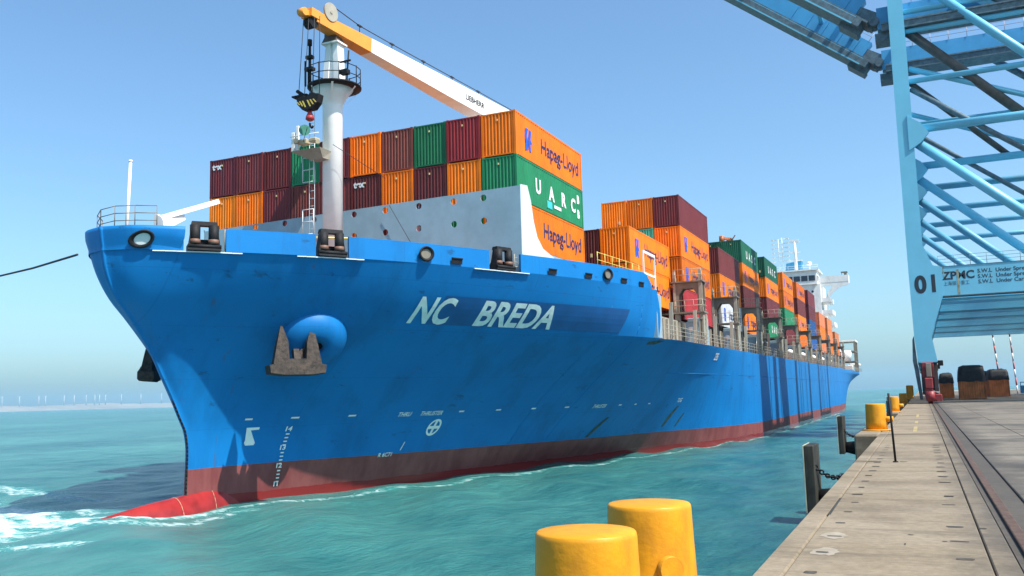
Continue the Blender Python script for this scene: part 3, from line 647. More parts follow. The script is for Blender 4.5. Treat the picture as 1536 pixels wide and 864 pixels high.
sv2 = B(); s2 = hd-jd*.1-ju*.45; sv2.tube(s2-js*.3, s2+js*.3, .36, n=16); part('head_block', sv2, BLACK, dc)
cb = B(); cpts = [JT+(JB-JT)*t+ju*(h)+js*.35 for t, h in ((.05, 1.3), (.16, 1.0), (.3, 1.02), (.45, 1.08), (.6, 1.15), (.75, 1.22), (1, 1.3))]
cb.path(cpts, .035, 5)
for p in cpts[1:-1]: cb.tube(p, p-ju*.55, .03, n=5); cb.bar(p-jd*.2, p+jd*.2, .16, .08)
part('jib_cable', cb, ROPE, dc)
lw = B(); v2, f2 = text2d('LIEBHERR', .62, bold=.012); lo_ = JT+(JB-JT)*.66+ju*.02
ww = lambda t: .50+.12*(t-.255)/.345 if t < .6 else .62+.1*(t-.6)/.4
lw.add([lo_+jd*x+ju*(y-.2)+js*(ww(.66+x/22.8)+.02)*(1) for x, y in v2], f2); part('crane_maker_name', lw, BLACK, dc)
aj = B(); aj.box((-22.9, 117.2, 20.6), (-21.5, 118.6, 21.2), .1); aj.tube((-22.6, 117.6, 21.2), (-22.6, 117.6, 22.1), .35, n=10); aj.tube((-21.9, 118.2, 21.1), (-21.7, 118.2, 21.9), .3, n=10); aj.bar((-22.4, 117.5, 21.8), (-21.4, 118.6, 21.6), .3); aj.tube((-21.5, 118.3, 21.5), (-21.0, 118.5, 22.2), .08, n=6)
part('aft_crane_jib_head', aj, M('faded_red_crane_paint', (.5, .14, .05), .5), ship)
gf = B()
for y in (64.3, 67.4):
    gf.box((-18.3, y, 9), (-18.2, y+.12, 12.4))
gf.box((-18.3, 64.42, 12.2), (-18.2, 67.4, 12.4)); gf.box((-18.32, 64.42, 10.6), (-18.2, 67.4, 10.75)); part('white_gangway_frame', gf, WHITE, ship)
gr = B()
for z in (9.9, 10.4): gr.tube((-19.0, 56.0, z+.75), (-18.4, 63.6, z+.75), .025, n=5)
for i in range(7): gr.tube((-19.0+.1*i, 56+1.27*i, 10.2), (-19.0+.1*i, 56+1.27*i, 11.2), .025, n=5)
part('forecastle_railing', gr, YEL2, ship)
# hatch coamings and lashing bridges along the side
BAYS = [(67.3, -20.1, 14.95), (80.4, -19.2, 19.95), (97.5, -19.2, 17.5), (112, -19.2, 20.5), (130.3, -19.2, 20.8), (148.6, -19.2, 20.7), (166.2, -19.2, 21.0), (184, -19.2, 21.3), (203.5, -19.2, 18.4), (221.5, -19.2, 18.5), (240.5, -19.2, 16.2)]
for (y, x, z) in BAYS:
    h = B(); h.box((CL-14.2, y-.3, z_deck(y)), (-19.45, y+12.5, z_deck(y)+2.35)); 
    for k in range(9): h.box((-19.45, y+.3+k*1.4, z_deck(y)+.02), (-19.25, y+.45+k*1.4, z_deck(y)+2.2))
    part('hatch_coaming', h, STEELL, ship)
def lashing_bridge(y):
    zd = z_deck(y)-.02; x0, x1 = -19.75, -17.15; w = .34; D = .9
    lb = B(); zt = 11.6+(zd-5.9)*.9; zp = 8.75+(zd-5.9)*.9
    arch = [(x0, zp+.2), (x0, zt), (x1, zt), (x1, zp+.2), (x1-.45, zp+.2), (x1-.45, zt-1.15), (x1-.85, zt-.55), (x0+.85, zt-.55), (x0+.45, zt-1.15), (x0+.45, zp+.2)]
    lb.holed(arch, [], .16, 'y', y); lb.holed(arch, [], .16, 'y', y+D)
    lb.box((x0-6, y+.0, zt+.0), (x0, y+D+.16, zt+.14)); lb.box((x0-6, y, zp+.05), (x0, y+D+.16, zp+.19))
    root = part('lashing_bridge', lb, STEEL, ship)
    for xx in (x0+.02, x1-.44):
        b = B(); b.holed([(xx, zd), (xx+.42, zd), (xx+.42, zp+.05), (xx, zp+.05)], [[(xx+.1, zd+.5), (xx+.32, zd+.5), (xx+.32, zp-.5), (xx+.1, zp-.5)]], .5, 'y', y+.05); b.box((xx, y+D-.1, zd), (xx+.3, y+D+.14, zp+.05)); part('leg', b, STEELL, root)
    b = B(); b.box((x0-.1, y-.25, zp+.06), (x1+.12, y+D+.5, zp+.2)); part('platform', b, STEEL, root)
    b = B(); b.box((x0-.1, y-.2, zt+.005), (x1+.1, y+D+.3, zt+.12)); part('platform', b, STEEL, root)
    b = B(); b.hexa([(x1-.32, y-.06, zp+.2), (x1+.0, y-.06, zp+.2), (x1+.0, y+.24, zp+.2), (x1-.32, y+.24, zp+.2)], [(x1-.32, y-.06, zt+1.1), (x1-.02, y-.06, zt+1.1), (x1-.02, y+.22, zt+1.1), (x1-.32, y+.22, zt+1.1)]); part('post', b, STEELL, root); b = B(); b.box((x0-.02, y-.05, zp+.2), (x0+.2, y+.2, zt+1.0)); part('post', b, STEELL, root)
    for z0 in (zp+.2, zt+.12):
        b = B()
        for dz in (.55, 1.05):
            b.tube((x0, y-.2, z0+dz), (x1, y-.2, z0+dz), .028, n=5); b.tube((x1+.08, y-.2, z0+dz), (x1+.08, y+D+.3, z0+dz), .028, n=5)
        for k in range(4): b.tube((x0+.2+k*.8, y-.2, z0), (x0+.2+k*.8, y-.2, z0+1.07), .028, n=5)
        part('railing', b, STEELL, root)
    b = B(); b.box((x0+.9, y+.2, zd), (x1-.7, y+.9, zd+2.2), .04); part('ventilator_housing', b, GREYP, root); b = B(); b.box((x0+.5, y+2.6, zd), (x1-.5, y+4.1, zd+2.7), .04); part('ventilator_housing', b, GREYP, root)
    b = B(); b.bar((x1-.2, y+1.1, zd), (x1-.2, y+1.8, zp), .12); b.bar((x1-.2, y+1.5, zd), (x1-.2, y+2.2, zp), .12)
    for k in range(8): b.bar((x1-.2, y+1.1+k*.09, zd+.4+k*.42), (x1-.2, y+1.5+k*.09, zd+.4+k*.42), .06)
    part('ladder', b, STEELL, root)
for y in (79.05, 95.5, 110.0, 128.2, 146.5, 164.2, 181.8, 201, 219.3, 238.3): lashing_bridge(y)
# side rail along the main deck, bulkhead frames
r = B(); yy = [65.2+i*1.55 for i in range(155)]
for y in yy: r.tube((-17.02, y, z_deck(y)), (-17.02, y, z_deck(y)+1.05), .03, n=4, caps=False)
for dz in (.4, .72, 1.05):
    for a, c in zip(yy[::6][:-1], yy[::6][1:]): r.tube((-17.02, a, z_deck(a)+dz), (-17.02, c, z_deck(c)+dz), .025, n=4, caps=False)
part('deck_railing', r, STEELL, ship, kind='stuff')
sp = B(); WH = B()
for k in range(22):
    y = 68.5+k*8.2; z = z_deck(y)
    sp = B(); sp.prism([(y, z), (y+.16, z), (y+.42, z+3.0), (y+.26, z+3.0)], .3, 'x', -17.6); part('deck_strut', sp, STEELL, ship)
    if k % 2: WH = B(); WH.lathe([(.34, 0), (.34, 1.2), (.5, 1.3), (.5, 1.7), (.1, 1.95)], (-18.4, y+3.0, z), 12); part('mushroom_ventilator', WH, WHITE, ship)

cab = B(); cab.box((-19.3, 65.9, 5.85), (-17.7, 66.9, 9.2), .05); part('deck_cabinet', cab, GREYP, ship)
# accommodation block
Y0 = 262.0
ac = B(); ac.box((-44.5, Y0, 6.8), (-23.9, Y0+16, 31.0)); acc = part('accommodation_block', ac, WHITE, ship)
wb = B(); wb.prism([(-43.5, 31.0), (-24.6, 31.0), (-24.6, 34.9), (-43.5, 34.9)], 12, 'y', Y0-.6); part('wheelhouse', wb, WHITE, acc)
for i in range(9):
    g = B(); x = -42.9+i*2.02; g.box((x, Y0-.68, 32.0), (x+1.7, Y0-.62, 33.5)); part('window', g, GLASS, acc)
for i in range(4):
    g = B(); g.box((-24.58, Y0+.3+i*2.4, 32.0), (-24.52, Y0+2.2+i*2.4, 33.5)); part('window', g, GLASS, acc)
for z in (29, 26, 23, 20):
    for x in (-26.0, -29.0): 
        g = B(); g.lathe([(.34, 0), (.34, .05)], (0, 0, 0), 12); g.v = [(x+v[0], Y0-.05+v[2], z+v[1]) for v in g.v]; part('porthole', g, GLASS, acc)
rf = B(); rf.box((-44.2, Y0-1.2, 34.9), (-24.0, Y0+11.8, 35.25)); part('wheelhouse_roof', rf, WHITE, acc)
wg = B(); wg.box((-24.6, Y0+.6, 31.0), (-16.4, Y0+4.2, 31.3)); wg.box((-24.6, Y0+.55, 31.3), (-16.4, Y0+.75, 33.1)); wg.box((-16.6, Y0+.76, 31.3), (-16.4, Y0+4.2, 33.1))
prof = [(-23.9, 31.0), (-16.4, 31.0), (-16.5, 30.4), (-18.5, 29.9), (-20.5, 28.7), (-22.0, 26.9), (-22.4, 25.8), (-23.9, 25.8)]
inner = [(-23.3, 30.3), (-20.9, 30.3), (-21.9, 28.4), (-22.8, 27.0), (-23.3, 27.0)]
wg.holed(prof, [inner], .35, 'y', Y0+.6); part('bridge_wing', wg, WHITE, acc)
wr_ = B(); wr_.box((-18.3, Y0+.6, 33.9), (-16.6, Y0+3, 34.05)); wr_.tube((-18.1, Y0+.8, 33.1), (-18.1, Y0+.8, 33.9), .06, n=5); wr_.tube((-16.8, Y0+.8, 33.1), (-16.8, Y0+.8, 33.9), .06, n=5); wr_.box((-17.5, Y0+1, 33.1), (-16.9, Y0+1.6, 33.7)); part('wing_console', wr_, STEEL, acc)
for k, z in enumerate((26.0, 22.6, 19.2, 15.8, 12.4)):
    b = B(); b.box((-23.9, Y0+.4, z-.2), (-21.3+.25*k, Y0+9, z)); b.box((-21.42+.25*k, Y0+.4, z), (-21.3+.25*k, Y0+9, z+1.05)); b.box((-23.9, Y0+.38, z), (-21.42+.25*k, Y0+.46, z+1.05)); part('balcony_deck', b, WHITE, acc)
    b = B(); b.box((-23.88, Y0+1.2, z+.2), (-23.8, Y0+2.2, z+2.2)); b.box((-23.88, Y0+4, z+1), (-23.8, Y0+5.2, z+2)); part('door', b, GREYP, acc)
    b = B(); b.box((-22.0, Y0+.5, z+1.05), (-21.85, Y0+.65, z+3.2)); part('balcony_post', b, WHITE, acc)
mr = B(); mr.tube((-30.3, Y0+3, 35.2), (-30.3, Y0+3, 44.0), .5, .28, 10)
for z, l in ((38.4, 1.8), (40.8, 1.4), (43.7, 1.5)): mr.box((-30.3-l, Y0+2.8, z), (-30.3+l, Y0+3.2, z+.2))
mr.box((-31.6, Y0+2.7, 44.2), (-29.2, Y0+3.0, 44.55)); part('radar_mast', mr, WHITE, acc)
fd = B()
for s in (-1, 1): fd.tube((-34.2+s*.6, Y0+2, 35.2), (-34.2+s*.5, Y0+2, 45.0), .12, n=6)
for i in range(6): fd.tube((-36.2, Y0+2, 38.5+i*1.25), (-32.2, Y0+2, 38.7+i*1.25), .09, n=5); fd.box((-36.6, Y0+1.6, 38.2+i*1.25), (-35.9, Y0+2.2, 38.7+i*1.25)); fd.box((-32.5, Y0+1.6, 38.4+i*1.25), (-31.8, Y0+2.2, 38.9+i*1.25))
for i in range(5): fd.tube((-34.8, Y0+2, 37+i*1.7), (-33.6, Y0+2, 38.6+i*1.7), .06, n=4)
part('antenna_mast', fd, LGREY, acc)
fn = B(); fn.hexa([(-33.8, Y0+6, 35.2), (-29.6, Y0+6, 35.2), (-29.6, Y0+11, 35.2), (-33.8, Y0+11, 35.2)], [(-33.4, Y0+6.3, 38.3), (-29.2, Y0+6.3, 38.9), (-29.2, Y0+10.5, 38.9), (-33.4, Y0+10.5, 38.3)]); part('funnel', fn, M('funnel_blue', (.03, .22, .40), .5), acc)
dm = B(); dm.lathe([(.1, 36.6), (.55, 36.75), (.75, 37.2), (.55, 37.7), (.1, 37.85)], (-26.6, Y0+2, 0), 14); dm.tube((-26.6, Y0+2, 35.2), (-26.6, Y0+2, 36.7), .2, n=8); part('radome', dm, WHITE, acc)
rr_ = B()
for z in (35.8, 36.4): rr_.tube((-44, Y0-1.1, z), (-24.1, Y0-1.1, z), .04, n=4)
for i in range(11): rr_.tube((-44+i*1.99, Y0-1.1, 35.2), (-44+i*1.99, Y0-1.1, 36.4), .04, n=4)
part('roof_railing', rr_, WHITE, acc)
# stern mooring deck structure
sd = B(); sd.box((-30, 285, 15.7), (-17.2, 296, 16.2)); part('stern_canopy', sd, WHITE, ship)
ss = B()
for y in (284, 289, 294.5):
    for x in (-17.7, -22.5): ss.box((x, y, 6.8), (x+.4, y+.4, 15.7))
for z in (9.6, 12.6): ss.box((-24, 283, z), (-17.4, 296, z+.25))
part('stern_frame', ss, STEEL, ship)
sv_ = B(); sv_.lathe([(1.2, 0), (1.5, 2.2), (1.2, 3)], (-19.5, 279, 9.8), 14); sv_.box((-20, 297, 8.6), (-17.0, 301, 9.4), .2); sv_.box((-20, 272, 7), (-17.6, 276, 8.4), .1); part('lifeboat_davit', sv_, WHITE, ship)
# ---------------------------------------------------------------- shipping containers (every one a thing of its own)
CW, CL_, CH = 2.44, 12.19, 2.88
def corr(n, a, b, d, pr=(.0, .28, .5, .78)):   # trapezoid wave between a and b
    o = []; st = (b-a)/n
    for i in range(n): o += [(a+st*(i+pr[0]), 0), (a+st*(i+pr[1]), 0), (a+st*(i+pr[2]), d), (a+st*(i+pr[3]), d)]
    o.append((b, 0)); return o
def c_frame():
    b = B(); p = .15
    for x in (-CW/2, CW/2-p):
        for y in (0, CL_-p): b.box((x, y, .12), (x+p, y+p, CH-.12))
    for x in (-CW/2, CW/2-.18):
        for y in (-.005, CL_-.175):
            for z in (0, CH-.12): b.box((x-.004+(0 if x < 0 else .008), y, z), (x+.176+(0 if x < 0 else .008), y+.18, z+.125))
    for z in (.03, CH-.12):
        for x in (-CW/2+.005, CW/2-.105): b.box((x, .17, z), (x+.1, CL_-.17, z+.11))
        for y in (.012, CL_-.112): b.box((-CW/2+.17, y, z+.01), (CW/2-.17, y+.1, z+.10))
    return b.mesh('frame')
def c_side():
    b = B(); w = corr(34, .15, CL_-.15, .036); vs = [(CW/2-.045+d, y, z) for y, d in w for z in (.13, CH-.11)]
    b.add(vs, [(2*i, 2*i+2, 2*i+3, 2*i+1) for i in range(len(w)-1)]); return b.mesh('side_panel')
def c_end():
    b = B(); w = corr(9, -CW/2+.15, CW/2-.15, .05); vs = [(x, .065-d, z) for x, d in w for z in (.13, CH-.11)]
    b.add(vs, [(2*i, 2*i+1, 2*i+3, 2*i+2) for i in range(len(w)-1)]); return b.mesh('end_panel')
def c_doors():
    b = B()
    for s in (-1, 1):
        b.box((min(s*.01, s*1.06), CL_-.06, .14), (max(s*.01, s*1.06), CL_-.03, CH-.12))
        for x in (.3, .75): b.tube((s*x, CL_-.005, .15), (s*x, CL_-.005, CH-.13), .018, n=5)
    return b.mesh('doors')
def c_roof():
    b = B(); b.box((-CW/2+.1, .12, CH-.06), (CW/2-.1, CL_-.12, CH-.03)); return b.mesh('roof_panel')
def mirror(me):
    m = me.copy(); m.transform(Matrix.Scale(-1, 4, (1, 0, 0))); m.flip_normals(); return m
MF, MS, ME_, MD, MR = c_frame(), c_side(), c_end(), c_doors(), c_roof(); MS2 = mirror(MS)
for m_ in (MF, MS, ME_, MD, MR, MS2): m_.materials.append(CC['orange'])
pb = B(); pb.box((.45, -.002, .62), (.62, .012, .92)); PL1 = pb.mesh('placard'); PL1.materials.append(PALE)
pb = B(); pb.box((-.1, -.002, 2.32), (.0, .012, 2.44)); PL2 = pb.mesh('placard'); PL2.materials.append(PALE)
def meshtext(s, size, uax, bold=0, name='lettering', **k):
    b = flat_text(s, (0, 0, 0), uax, size, bold=bold, **k); return b.mesh(name, fix=False)
SX = CW/2+.004
def put(b, x, y, z): 
    for i, v in enumerate(b.v): b.v[i] = (v[0]+x, v[1]+y, v[2]+z)
    return b
def emblem():     # two slanted strokes joined in the middle
    b = B(); P_ = [[(0, 0), (.42, 0), (.5, .5), (.30, .95), (.55, 1.5), (.12, 1.5), (-.08, .95), (.1, .5)], [(.55, .1), (.95, 0), (.85, .55), (1.2, .62), (.9, .85), (1.05, 1.45), (.65, 1.5), (.5, .9)]]
    for p in P_: b.add([(SX, x, z) for x, z in p], [tuple(range(len(p)))])
    return b
LT_H = put(flat_text('Hapag-Lloyd', (0, 0, 0), (0, 1, 0), 1.5, bold=.012, sx=.98), SX, 4.1, 1.0).mesh('company_name', NAVY, fix=False)
em = put(emblem(), 0, 1.5, .62).mesh('emblem', LOGO, fix=False)
LT_U = []
for ch, y, z in (('U', 3.0, 1.0), ('A', 5.4, .95), ('R', 7.7, .95), ('C', 9.6, .95)): LT_U.append(put(flat_text(ch, (0, 0, 0), (0, 1, 0), 1.35, bold=.05), SX, y, z).mesh('letter', WHITEL, fix=False))
for z, s in ((1.75, 'B'), (.65, 'B')): LT_U.append(put(flat_text(s, (0, 0, 0), (0, 1, 0), .8, bold=.05), SX, 10.9, z).mesh('letter', WHITEL, fix=False))
ub = B(); ub.box((SX-.002, 6.3, .5), (SX, 7.6, .72)); LT_U.append(ub.mesh('white_sticker', WHITEL, fix=False))
cb_ = B(); cb_.box((SX-.002, 5.0, .32), (SX, 5.9, .82)); LT_C = cb_.mesh('cyan_sticker', CYANL, fix=False)
LT_T = put(flat_text('tex', (0, 0, 0), (1, 0, 0), .62, bold=.03), -.95, -.006, 2.12).mesh('lettering', WHITEL, fix=False)
LT_W = []
for y, s in ((3.2, 'U'), (5.2, 'A'), (7.2, 'S'), (9.2, 'C')): LT_W.append(put(flat_text(s, (0, 0, 0), (0, 1, 0), 1.4, bold=.05), SX, y, .9).mesh('letter', WHITEL, fix=False))
_n = [0]; _tint = [(1, 1, 1)]
def cpart(name, me, root, mat=None):
    o = bpy.data.objects.new(name, me); COL.objects.link(o); o.parent = root
    if mat: o.material_slots[0].link = 'OBJECT'; o.material_slots[0].material = mat; o.color = (*_tint[0], 1)
    return o
def container(loc, colour, label, group, marks=None, tex=False, detail=True):
    c = thing('shipping_container', label, 'shipping container', loc, group); m = CC[colour]
    v = random.uniform(.70, 1.12); _tint[0] = (v*random.uniform(.95, 1.05), v*random.uniform(.88, 1.08), v*random.uniform(.9, 1.1))
    for nm, me in (('frame', MF), ('side_panel', MS), ('side_panel', MS2), ('end_panel', ME_), ('doors', MD), ('roof_panel', MR)): cpart(nm, me, c, m)
    if detail:
        _n[0] += 1
        cpart('placard', (PL1, PL2, PL2)[_n[0] % 3], c)
    if marks == 'H': cpart('company_name', LT_H, c); cpart('emblem', em, c)
    if marks == 'U':
        for m_ in LT_U: cpart('sticker' if 'sticker' in m_.name else 'letter', m_, c)
        cpart('sticker', LT_C, c)
    if marks == 'W':
        for m_ in LT_W: cpart('letter', m_, c)
    if tex: cpart('lettering', LT_T, c)
    return c
ORD = ['quayside end', 'second', 'third', 'fourth', 'fifth', 'sixth', 'seventh', 'eighth', 'ninth', 'tenth']
def stack(bay, y, xp, ztop, cols, where):
    # cols: per row from the quay side, colours from the top tier down ('orange:H' = with marks)
    for i, tiers in enumerate(cols):
        for t, spec in enumerate(tiers):
            if not spec: continue
            colour, _, mk = spec.partition(':')
            tier = ['top tier', 'second tier', 'third tier', 'fourth tier', 'bottom tier'][t]
            rowname = 'quayside row' if i == 0 else ORD[i]+' row from quayside'
            mtxt = {'H': ' with blue emblem', 'U': ' with cyan sticker', 'W': ' with white letters', 't': ' with small letters'}.get(mk, '')
            jx, jy = random.uniform(-.012, .012), random.uniform(-.05, .05)
            container((xp-CW/2-2.52*i+jx, y+jy, ztop-2.9*(t+1)+.01), colour, f'{colour} container{mtxt}, {tier}, {rowname}, {where}', 'containers stacked on the ship', 'H' if mk == 'H' else ('U' if mk == 'U' else ('W' if mk == 'W' else None)), mk == 't')
stack(1, 50.6, -22.3, 19.95, [['orange:H', 'green:U', 'orange:H'], ['red', 'orange', 'green'], ['green', 'maroon', 'orange'], ['brown', 'orange', 'maroon'], ['orange', 'maroon:t', 'orange'], ['maroon', 'maroon', 'brown'], ['green', 'brown', 'orange'], ['maroon', 'maroon', 'maroon'], ['maroon', 'orange', 'orange'], ['maroon:t', 'orange', 'brown']], 'forward stack')  # seventh row, second tier: brown stands in for orange paint in shadow
stack(2, 67.3, -20.1, 14.95, [['orange:H', 'orange:H'], ['maroon', 'orange'], ['brown', 'maroon']], 'low second stack')
stack(3, 80.4, -19.2, 19.95, [['maroon', 'orange:H', 'orange:H', 'red'], ['orange', 'teal', 'orange', 'maroon'], ['orange', 'orange', 'maroon', 'orange']], 'third stack from bow')
stack(4, 97.5, -19.2, 17.5, [['maroon', 'orange:H', 'white:H'], ['orange', 'maroon', 'orange']], 'fourth stack from bow')
stack(5, 112.0, -19.2, 20.5, [['dark green:W', 'orange:H', 'maroon', 'orange:H'], ['dark green', 'orange', 'brown', 'maroon']], 'fifth stack from bow')
stack(6, 130.3, -19.2, 20.8, [['dark green:W', 'orange:H', 'maroon', 'green:W'], ['dark green', 'orange', 'maroon']], 'sixth stack from bow')
stack(7, 148.6, -19.2, 20.7, [['orange:H', 'orange:H', 'green', 'maroon'], ['orange', 'maroon']], 'seventh stack from bow')
stack(8, 166.2, -19.2, 21.0, [['orange:H', 'maroon', 'orange:H', 'orange'], ['orange', 'maroon']], 'eighth stack from bow')
stack(9, 184.0, -19.2, 21.3, [['maroon', 'maroon', 'blue', 'blue'], ['maroon', 'brown']], 'ninth stack from bow')
stack(10, 203.5, -19.2, 18.4, [['salmon', 'orange', 'salmon'], ['orange', 'salmon']], 'tenth stack from bow')
stack(11, 221.5, -19.2, 18.5, [['salmon', 'salmon', 'orange'], ['orange', 'salmon']], 'eleventh stack from bow')
stack(12, 240.5, -19.2, 16.2, [['salmon', 'orange'], ['orange', 'salmon']], 'aftmost stack')

# ---------------------------------------------------------------- crane hook block and ropes
HB_ = Vector((-33.5, 44.3, 20.4))
hk = thing('hook_block', 'black hook block with yellow diagonal stripes hanging from the ship crane', 'hook block', HB_)
b = B(); P_ = [(x*.86, z*.9) for x, z in [(-.95, .25), (-.9, -.15), (-.45, -.62), (.42, -.62), (.85, -.2), (.98, .35), (.55, .42), (.45, .55), (.2, .52), (.1, .35), (-.25, .3), (-.4, .42), (-.6, .35)]]
b.prism([(x+HB_.x, z+HB_.z) for x, z in P_], .55, 'y', HB_.y-.28); blk = part('block_housing', b, BLACK, hk)
b = B()
for s in (-1, 1):
    for k in range(3):
        x = s*(.18+k*.22); b.hexa([(HB_.x+x, HB_.y-.29, HB_.z-.42+k*.1), (HB_.x+x+.1, HB_.y-.29, HB_.z-.42+k*.1), (HB_.x+x+.1, HB_.y-.282, HB_.z-.42+k*.1), (HB_.x+x, HB_.y-.282, HB_.z-.42+k*.1)], [(HB_.x+x-.22, HB_.y-.29, HB_.z+.02), (HB_.x+x-.12, HB_.y-.29, HB_.z+.02), (HB_.x+x-.12, HB_.y-.282, HB_.z+.02), (HB_.x+x-.22, HB_.y-.282, HB_.z+.02)])
part('warning_stripe', b, M('warning_yellow', (.7, .5, .08), .5), blk)
b = B(); b.lathe([(.10, -.55), (.13, -.7), (.26, -1.0), (.28, -1.15), (.15, -1.25)], HB_, 14); part('swivel', b, REDP, hk)
b = B(); b.path([HB_+Vector((0, 0, -1.4)), HB_+Vector((.02, 0, -1.6)), HB_+Vector((.15, 0, -1.72)), HB_+Vector((.25, 0, -1.6))], .07, 8); part('hook', b, BLACK, hk)
for (x0, x1), nm_ in zip(((-34.35, -.88), (-33.95, -.42), (-33.5, .18), (-33.1, .72)), ('leftmost', 'second from the left', 'third from the left', 'rightmost')):
    b = B(); b.tube((x0+.35, 44.3, 25.85), (HB_.x+x1, 44.3, 20.75), .024, n=5)
    solo('hoist_rope', b, ROPE, nm_+' of the thin hoist ropes from crane tip to hook block', 'rope', (HB_.x+x1, 44.3, 20.75), 'hoist ropes of the ship crane')
for p_, q_, lb_ in (((-33.7, 44.3, 18.75), (-37.0, 47.0, 16.4), 'thin line slanting left from the hook down to the dark containers'), ((-33.0, 46.0, 18.0), (-30.6, 48.4, 16.0), 'thin line slanting right from the mast platform to the orange container'), ((-30.6, 48.8, 14.3), (-28.0, 48.8, 10.0), 'thin line slanting across the grey breakwater')):
    b = B(); b.tube(p_, q_, .02, n=5); solo('tag_line', b, ROPE, lb_, 'rope', p_)
b = B(); p0 = Vector((-35.6, 29.45, 8.9)); p1 = Vector((-50, 35.9, 9.86)); p2 = Vector((-80, 57.5, 14.7)); b.path([p0, p0.lerp(p1, .5)-Vector((0, 0, .12)), p1-Vector((0, 0, .1)), p1.lerp(p2, .5), p2], .055, 6)
solo('mooring_line', b, ROPE, 'dark mooring line stretched from the bow out to the left', 'rope', p0)
PIPE = M('sooty_brown_pipe_paint', (.07, .062, .055), .55, .3, 1)
DECKP = M('portal_deck_blue_paint', (.17, .62, .92), .5, .15, .3, .3, (.14, .3, .4), .4, (.3, 1, 1)); CRANE1 = CRANE; CRANE2 = M('darker_crane_blue_paint', (.10, .33, .47), .5, .1, .3, .3, (.16, .18, .16), .5, (1, 1, .25))  # rear cranes get a darker, more streaked blue
# ---------------------------------------------------------------- quay
def conc(name, c1, c2, stain, amt):
    m, nt, b, vec = base_mat(name)
    geo = nt.nodes.new('ShaderNodeNewGeometry'); p = geo.outputs['Position']
    n1 = noise(nt, .55, 7, .65, p); n2 = noise(nt, 9, 5, .7, p); n3 = noise(nt, .35, 7, .6, p, (1, .75, 1)); n4 = noise(nt, 1.3, 6, .7, p, (.25, 1.6, 1)); n5 = noise(nt, 55, 3, .6, p)
    r1 = ramp(nt, .4, .6); nt.links.new(n1.outputs[0], r1.inputs[0]); col = mixc(nt, r1.outputs[0], c1, c2)
    r3 = ramp(nt, .48, .64); nt.links.new(n3.outputs[0], r3.inputs[0]); k = nt.nodes.new('ShaderNodeMath'); k.operation = 'MULTIPLY'; k.inputs[1].default_value = amt; nt.links.new(r3.outputs[0], k.inputs[0]); col = mixc(nt, k.outputs[0], col, stain)
    r4 = ramp(nt, .5, .64); nt.links.new(n4.outputs[0], r4.inputs[0]); k = nt.nodes.new('ShaderNodeMath'); k.operation = 'MULTIPLY'; k.inputs[1].default_value = amt*.7; nt.links.new(r4.outputs[0], k.inputs[0]); col = mixc(nt, k.outputs[0], col, tuple(x*.7 for x in stain))
    sx = nt.nodes.new('ShaderNodeSeparateXYZ'); nt.links.new(p, sx.inputs[0])
    def mth(op, a, c, e=None):
        n = nt.nodes.new('ShaderNodeMath'); n.operation = op
        for q_, v in enumerate((a, c, e)):
            if v is None: continue
            if isinstance(v, (int, float)): n.inputs[q_].default_value = v
            else: nt.links.new(v, n.inputs[q_])
        return n.outputs[0]
    nd = noise(nt, 1.1, 8, .7, p, (1, .5, 1))
    nd = ramp(nt, .3, .7) if False else nd
    dist = mth('ADD', mth('ABSOLUTE', mth('SUBTRACT', sx.outputs[0], 1.0), 0), mth('MULTIPLY', nd.outputs[0], 1.3))
    rt_ = ramp(nt, 1.55, .85); nt.links.new(dist, rt_.inputs[0]); col = mixc(nt, mth('MULTIPLY', rt_.outputs[0], .8), col, (.055, .046, .038))
    nb_ = noise(nt, .55, 7, .68, p, (.10, 1.0, 1)); rb_ = ramp(nt, .47, .62); nt.links.new(nb_.outputs[0], rb_.inputs[0])
    far = ramp(nt, .9, 2.0); nt.links.new(sx.outputs[0], far.inputs[0]); fm_ = mth('MULTIPLY_ADD', far.outputs[0], .5, .12)
    col = mixc(nt, mth('MULTIPLY', rb_.outputs[0], fm_), col, (.075, .066, .056))
    r2 = ramp(nt, .36, .64); nt.links.new(n2.outputs[0], r2.inputs[0]); d = nt.nodes.new('ShaderNodeMath'); d.operation = 'MULTIPLY_ADD'; d.inputs[1].default_value = -.28; d.inputs[2].default_value = 1.08; nt.links.new(r2.outputs[0], d.inputs[0])
    hv = nt.nodes.new('ShaderNodeHueSaturation'); nt.links.new(d.outputs[0], hv.inputs['Value']); nt.links.new(col, hv.inputs['Color']); nt.links.new(hv.outputs[0], b.inputs['Base Color'])
    b.inputs['Roughness'].default_value = .85
    ad = nt.nodes.new('ShaderNodeMath'); ad.operation = 'MULTIPLY_ADD'; ad.inputs[1].default_value = .4; nt.links.new(n5.outputs[0], ad.inputs[0]); nt.links.new(n2.outputs[0], ad.inputs[2])
    bp = nt.nodes.new('ShaderNodeBump'); bp.inputs['Strength'].default_value = .35; bp.inputs['Distance'].default_value = .012; nt.links.new(ad.outputs[0], bp.inputs['Height']); nt.links.new(bp.outputs[0], b.inputs['Normal']); return m
CON = conc('weathered_sand_concrete', (.218, .168, .108), (.268, .212, .145), (.125, .093, .06), .7)
CON2 = conc('grey_yard_concrete', (.15, .126, .097), (.205, .175, .138), (.05, .043, .036), 1.0)
DIRT = conc('oily_track_dirt', (.10, .082, .066), (.155, .13, .10), (.045, .037, .03), .7)
WALL = conc('quay_wall_concrete', (.33, .31, .27), (.45, .42, .37), (.10, .10, .09), .6)
q = B(); q.box((-1.56, -40, -7), (260, 420, -.05)); quay = structure('quay', q, WALL)
def slab(name, x0, x1, y0, y1, mat, z=0.0, bev=.012):
    dz = random.uniform(-.004, .004); b = B(); b.box((x0+.008, y0+.008, -.3), (x1-.008, y1-.008, z+dz), bev); return part(name, b, mat, quay, False)
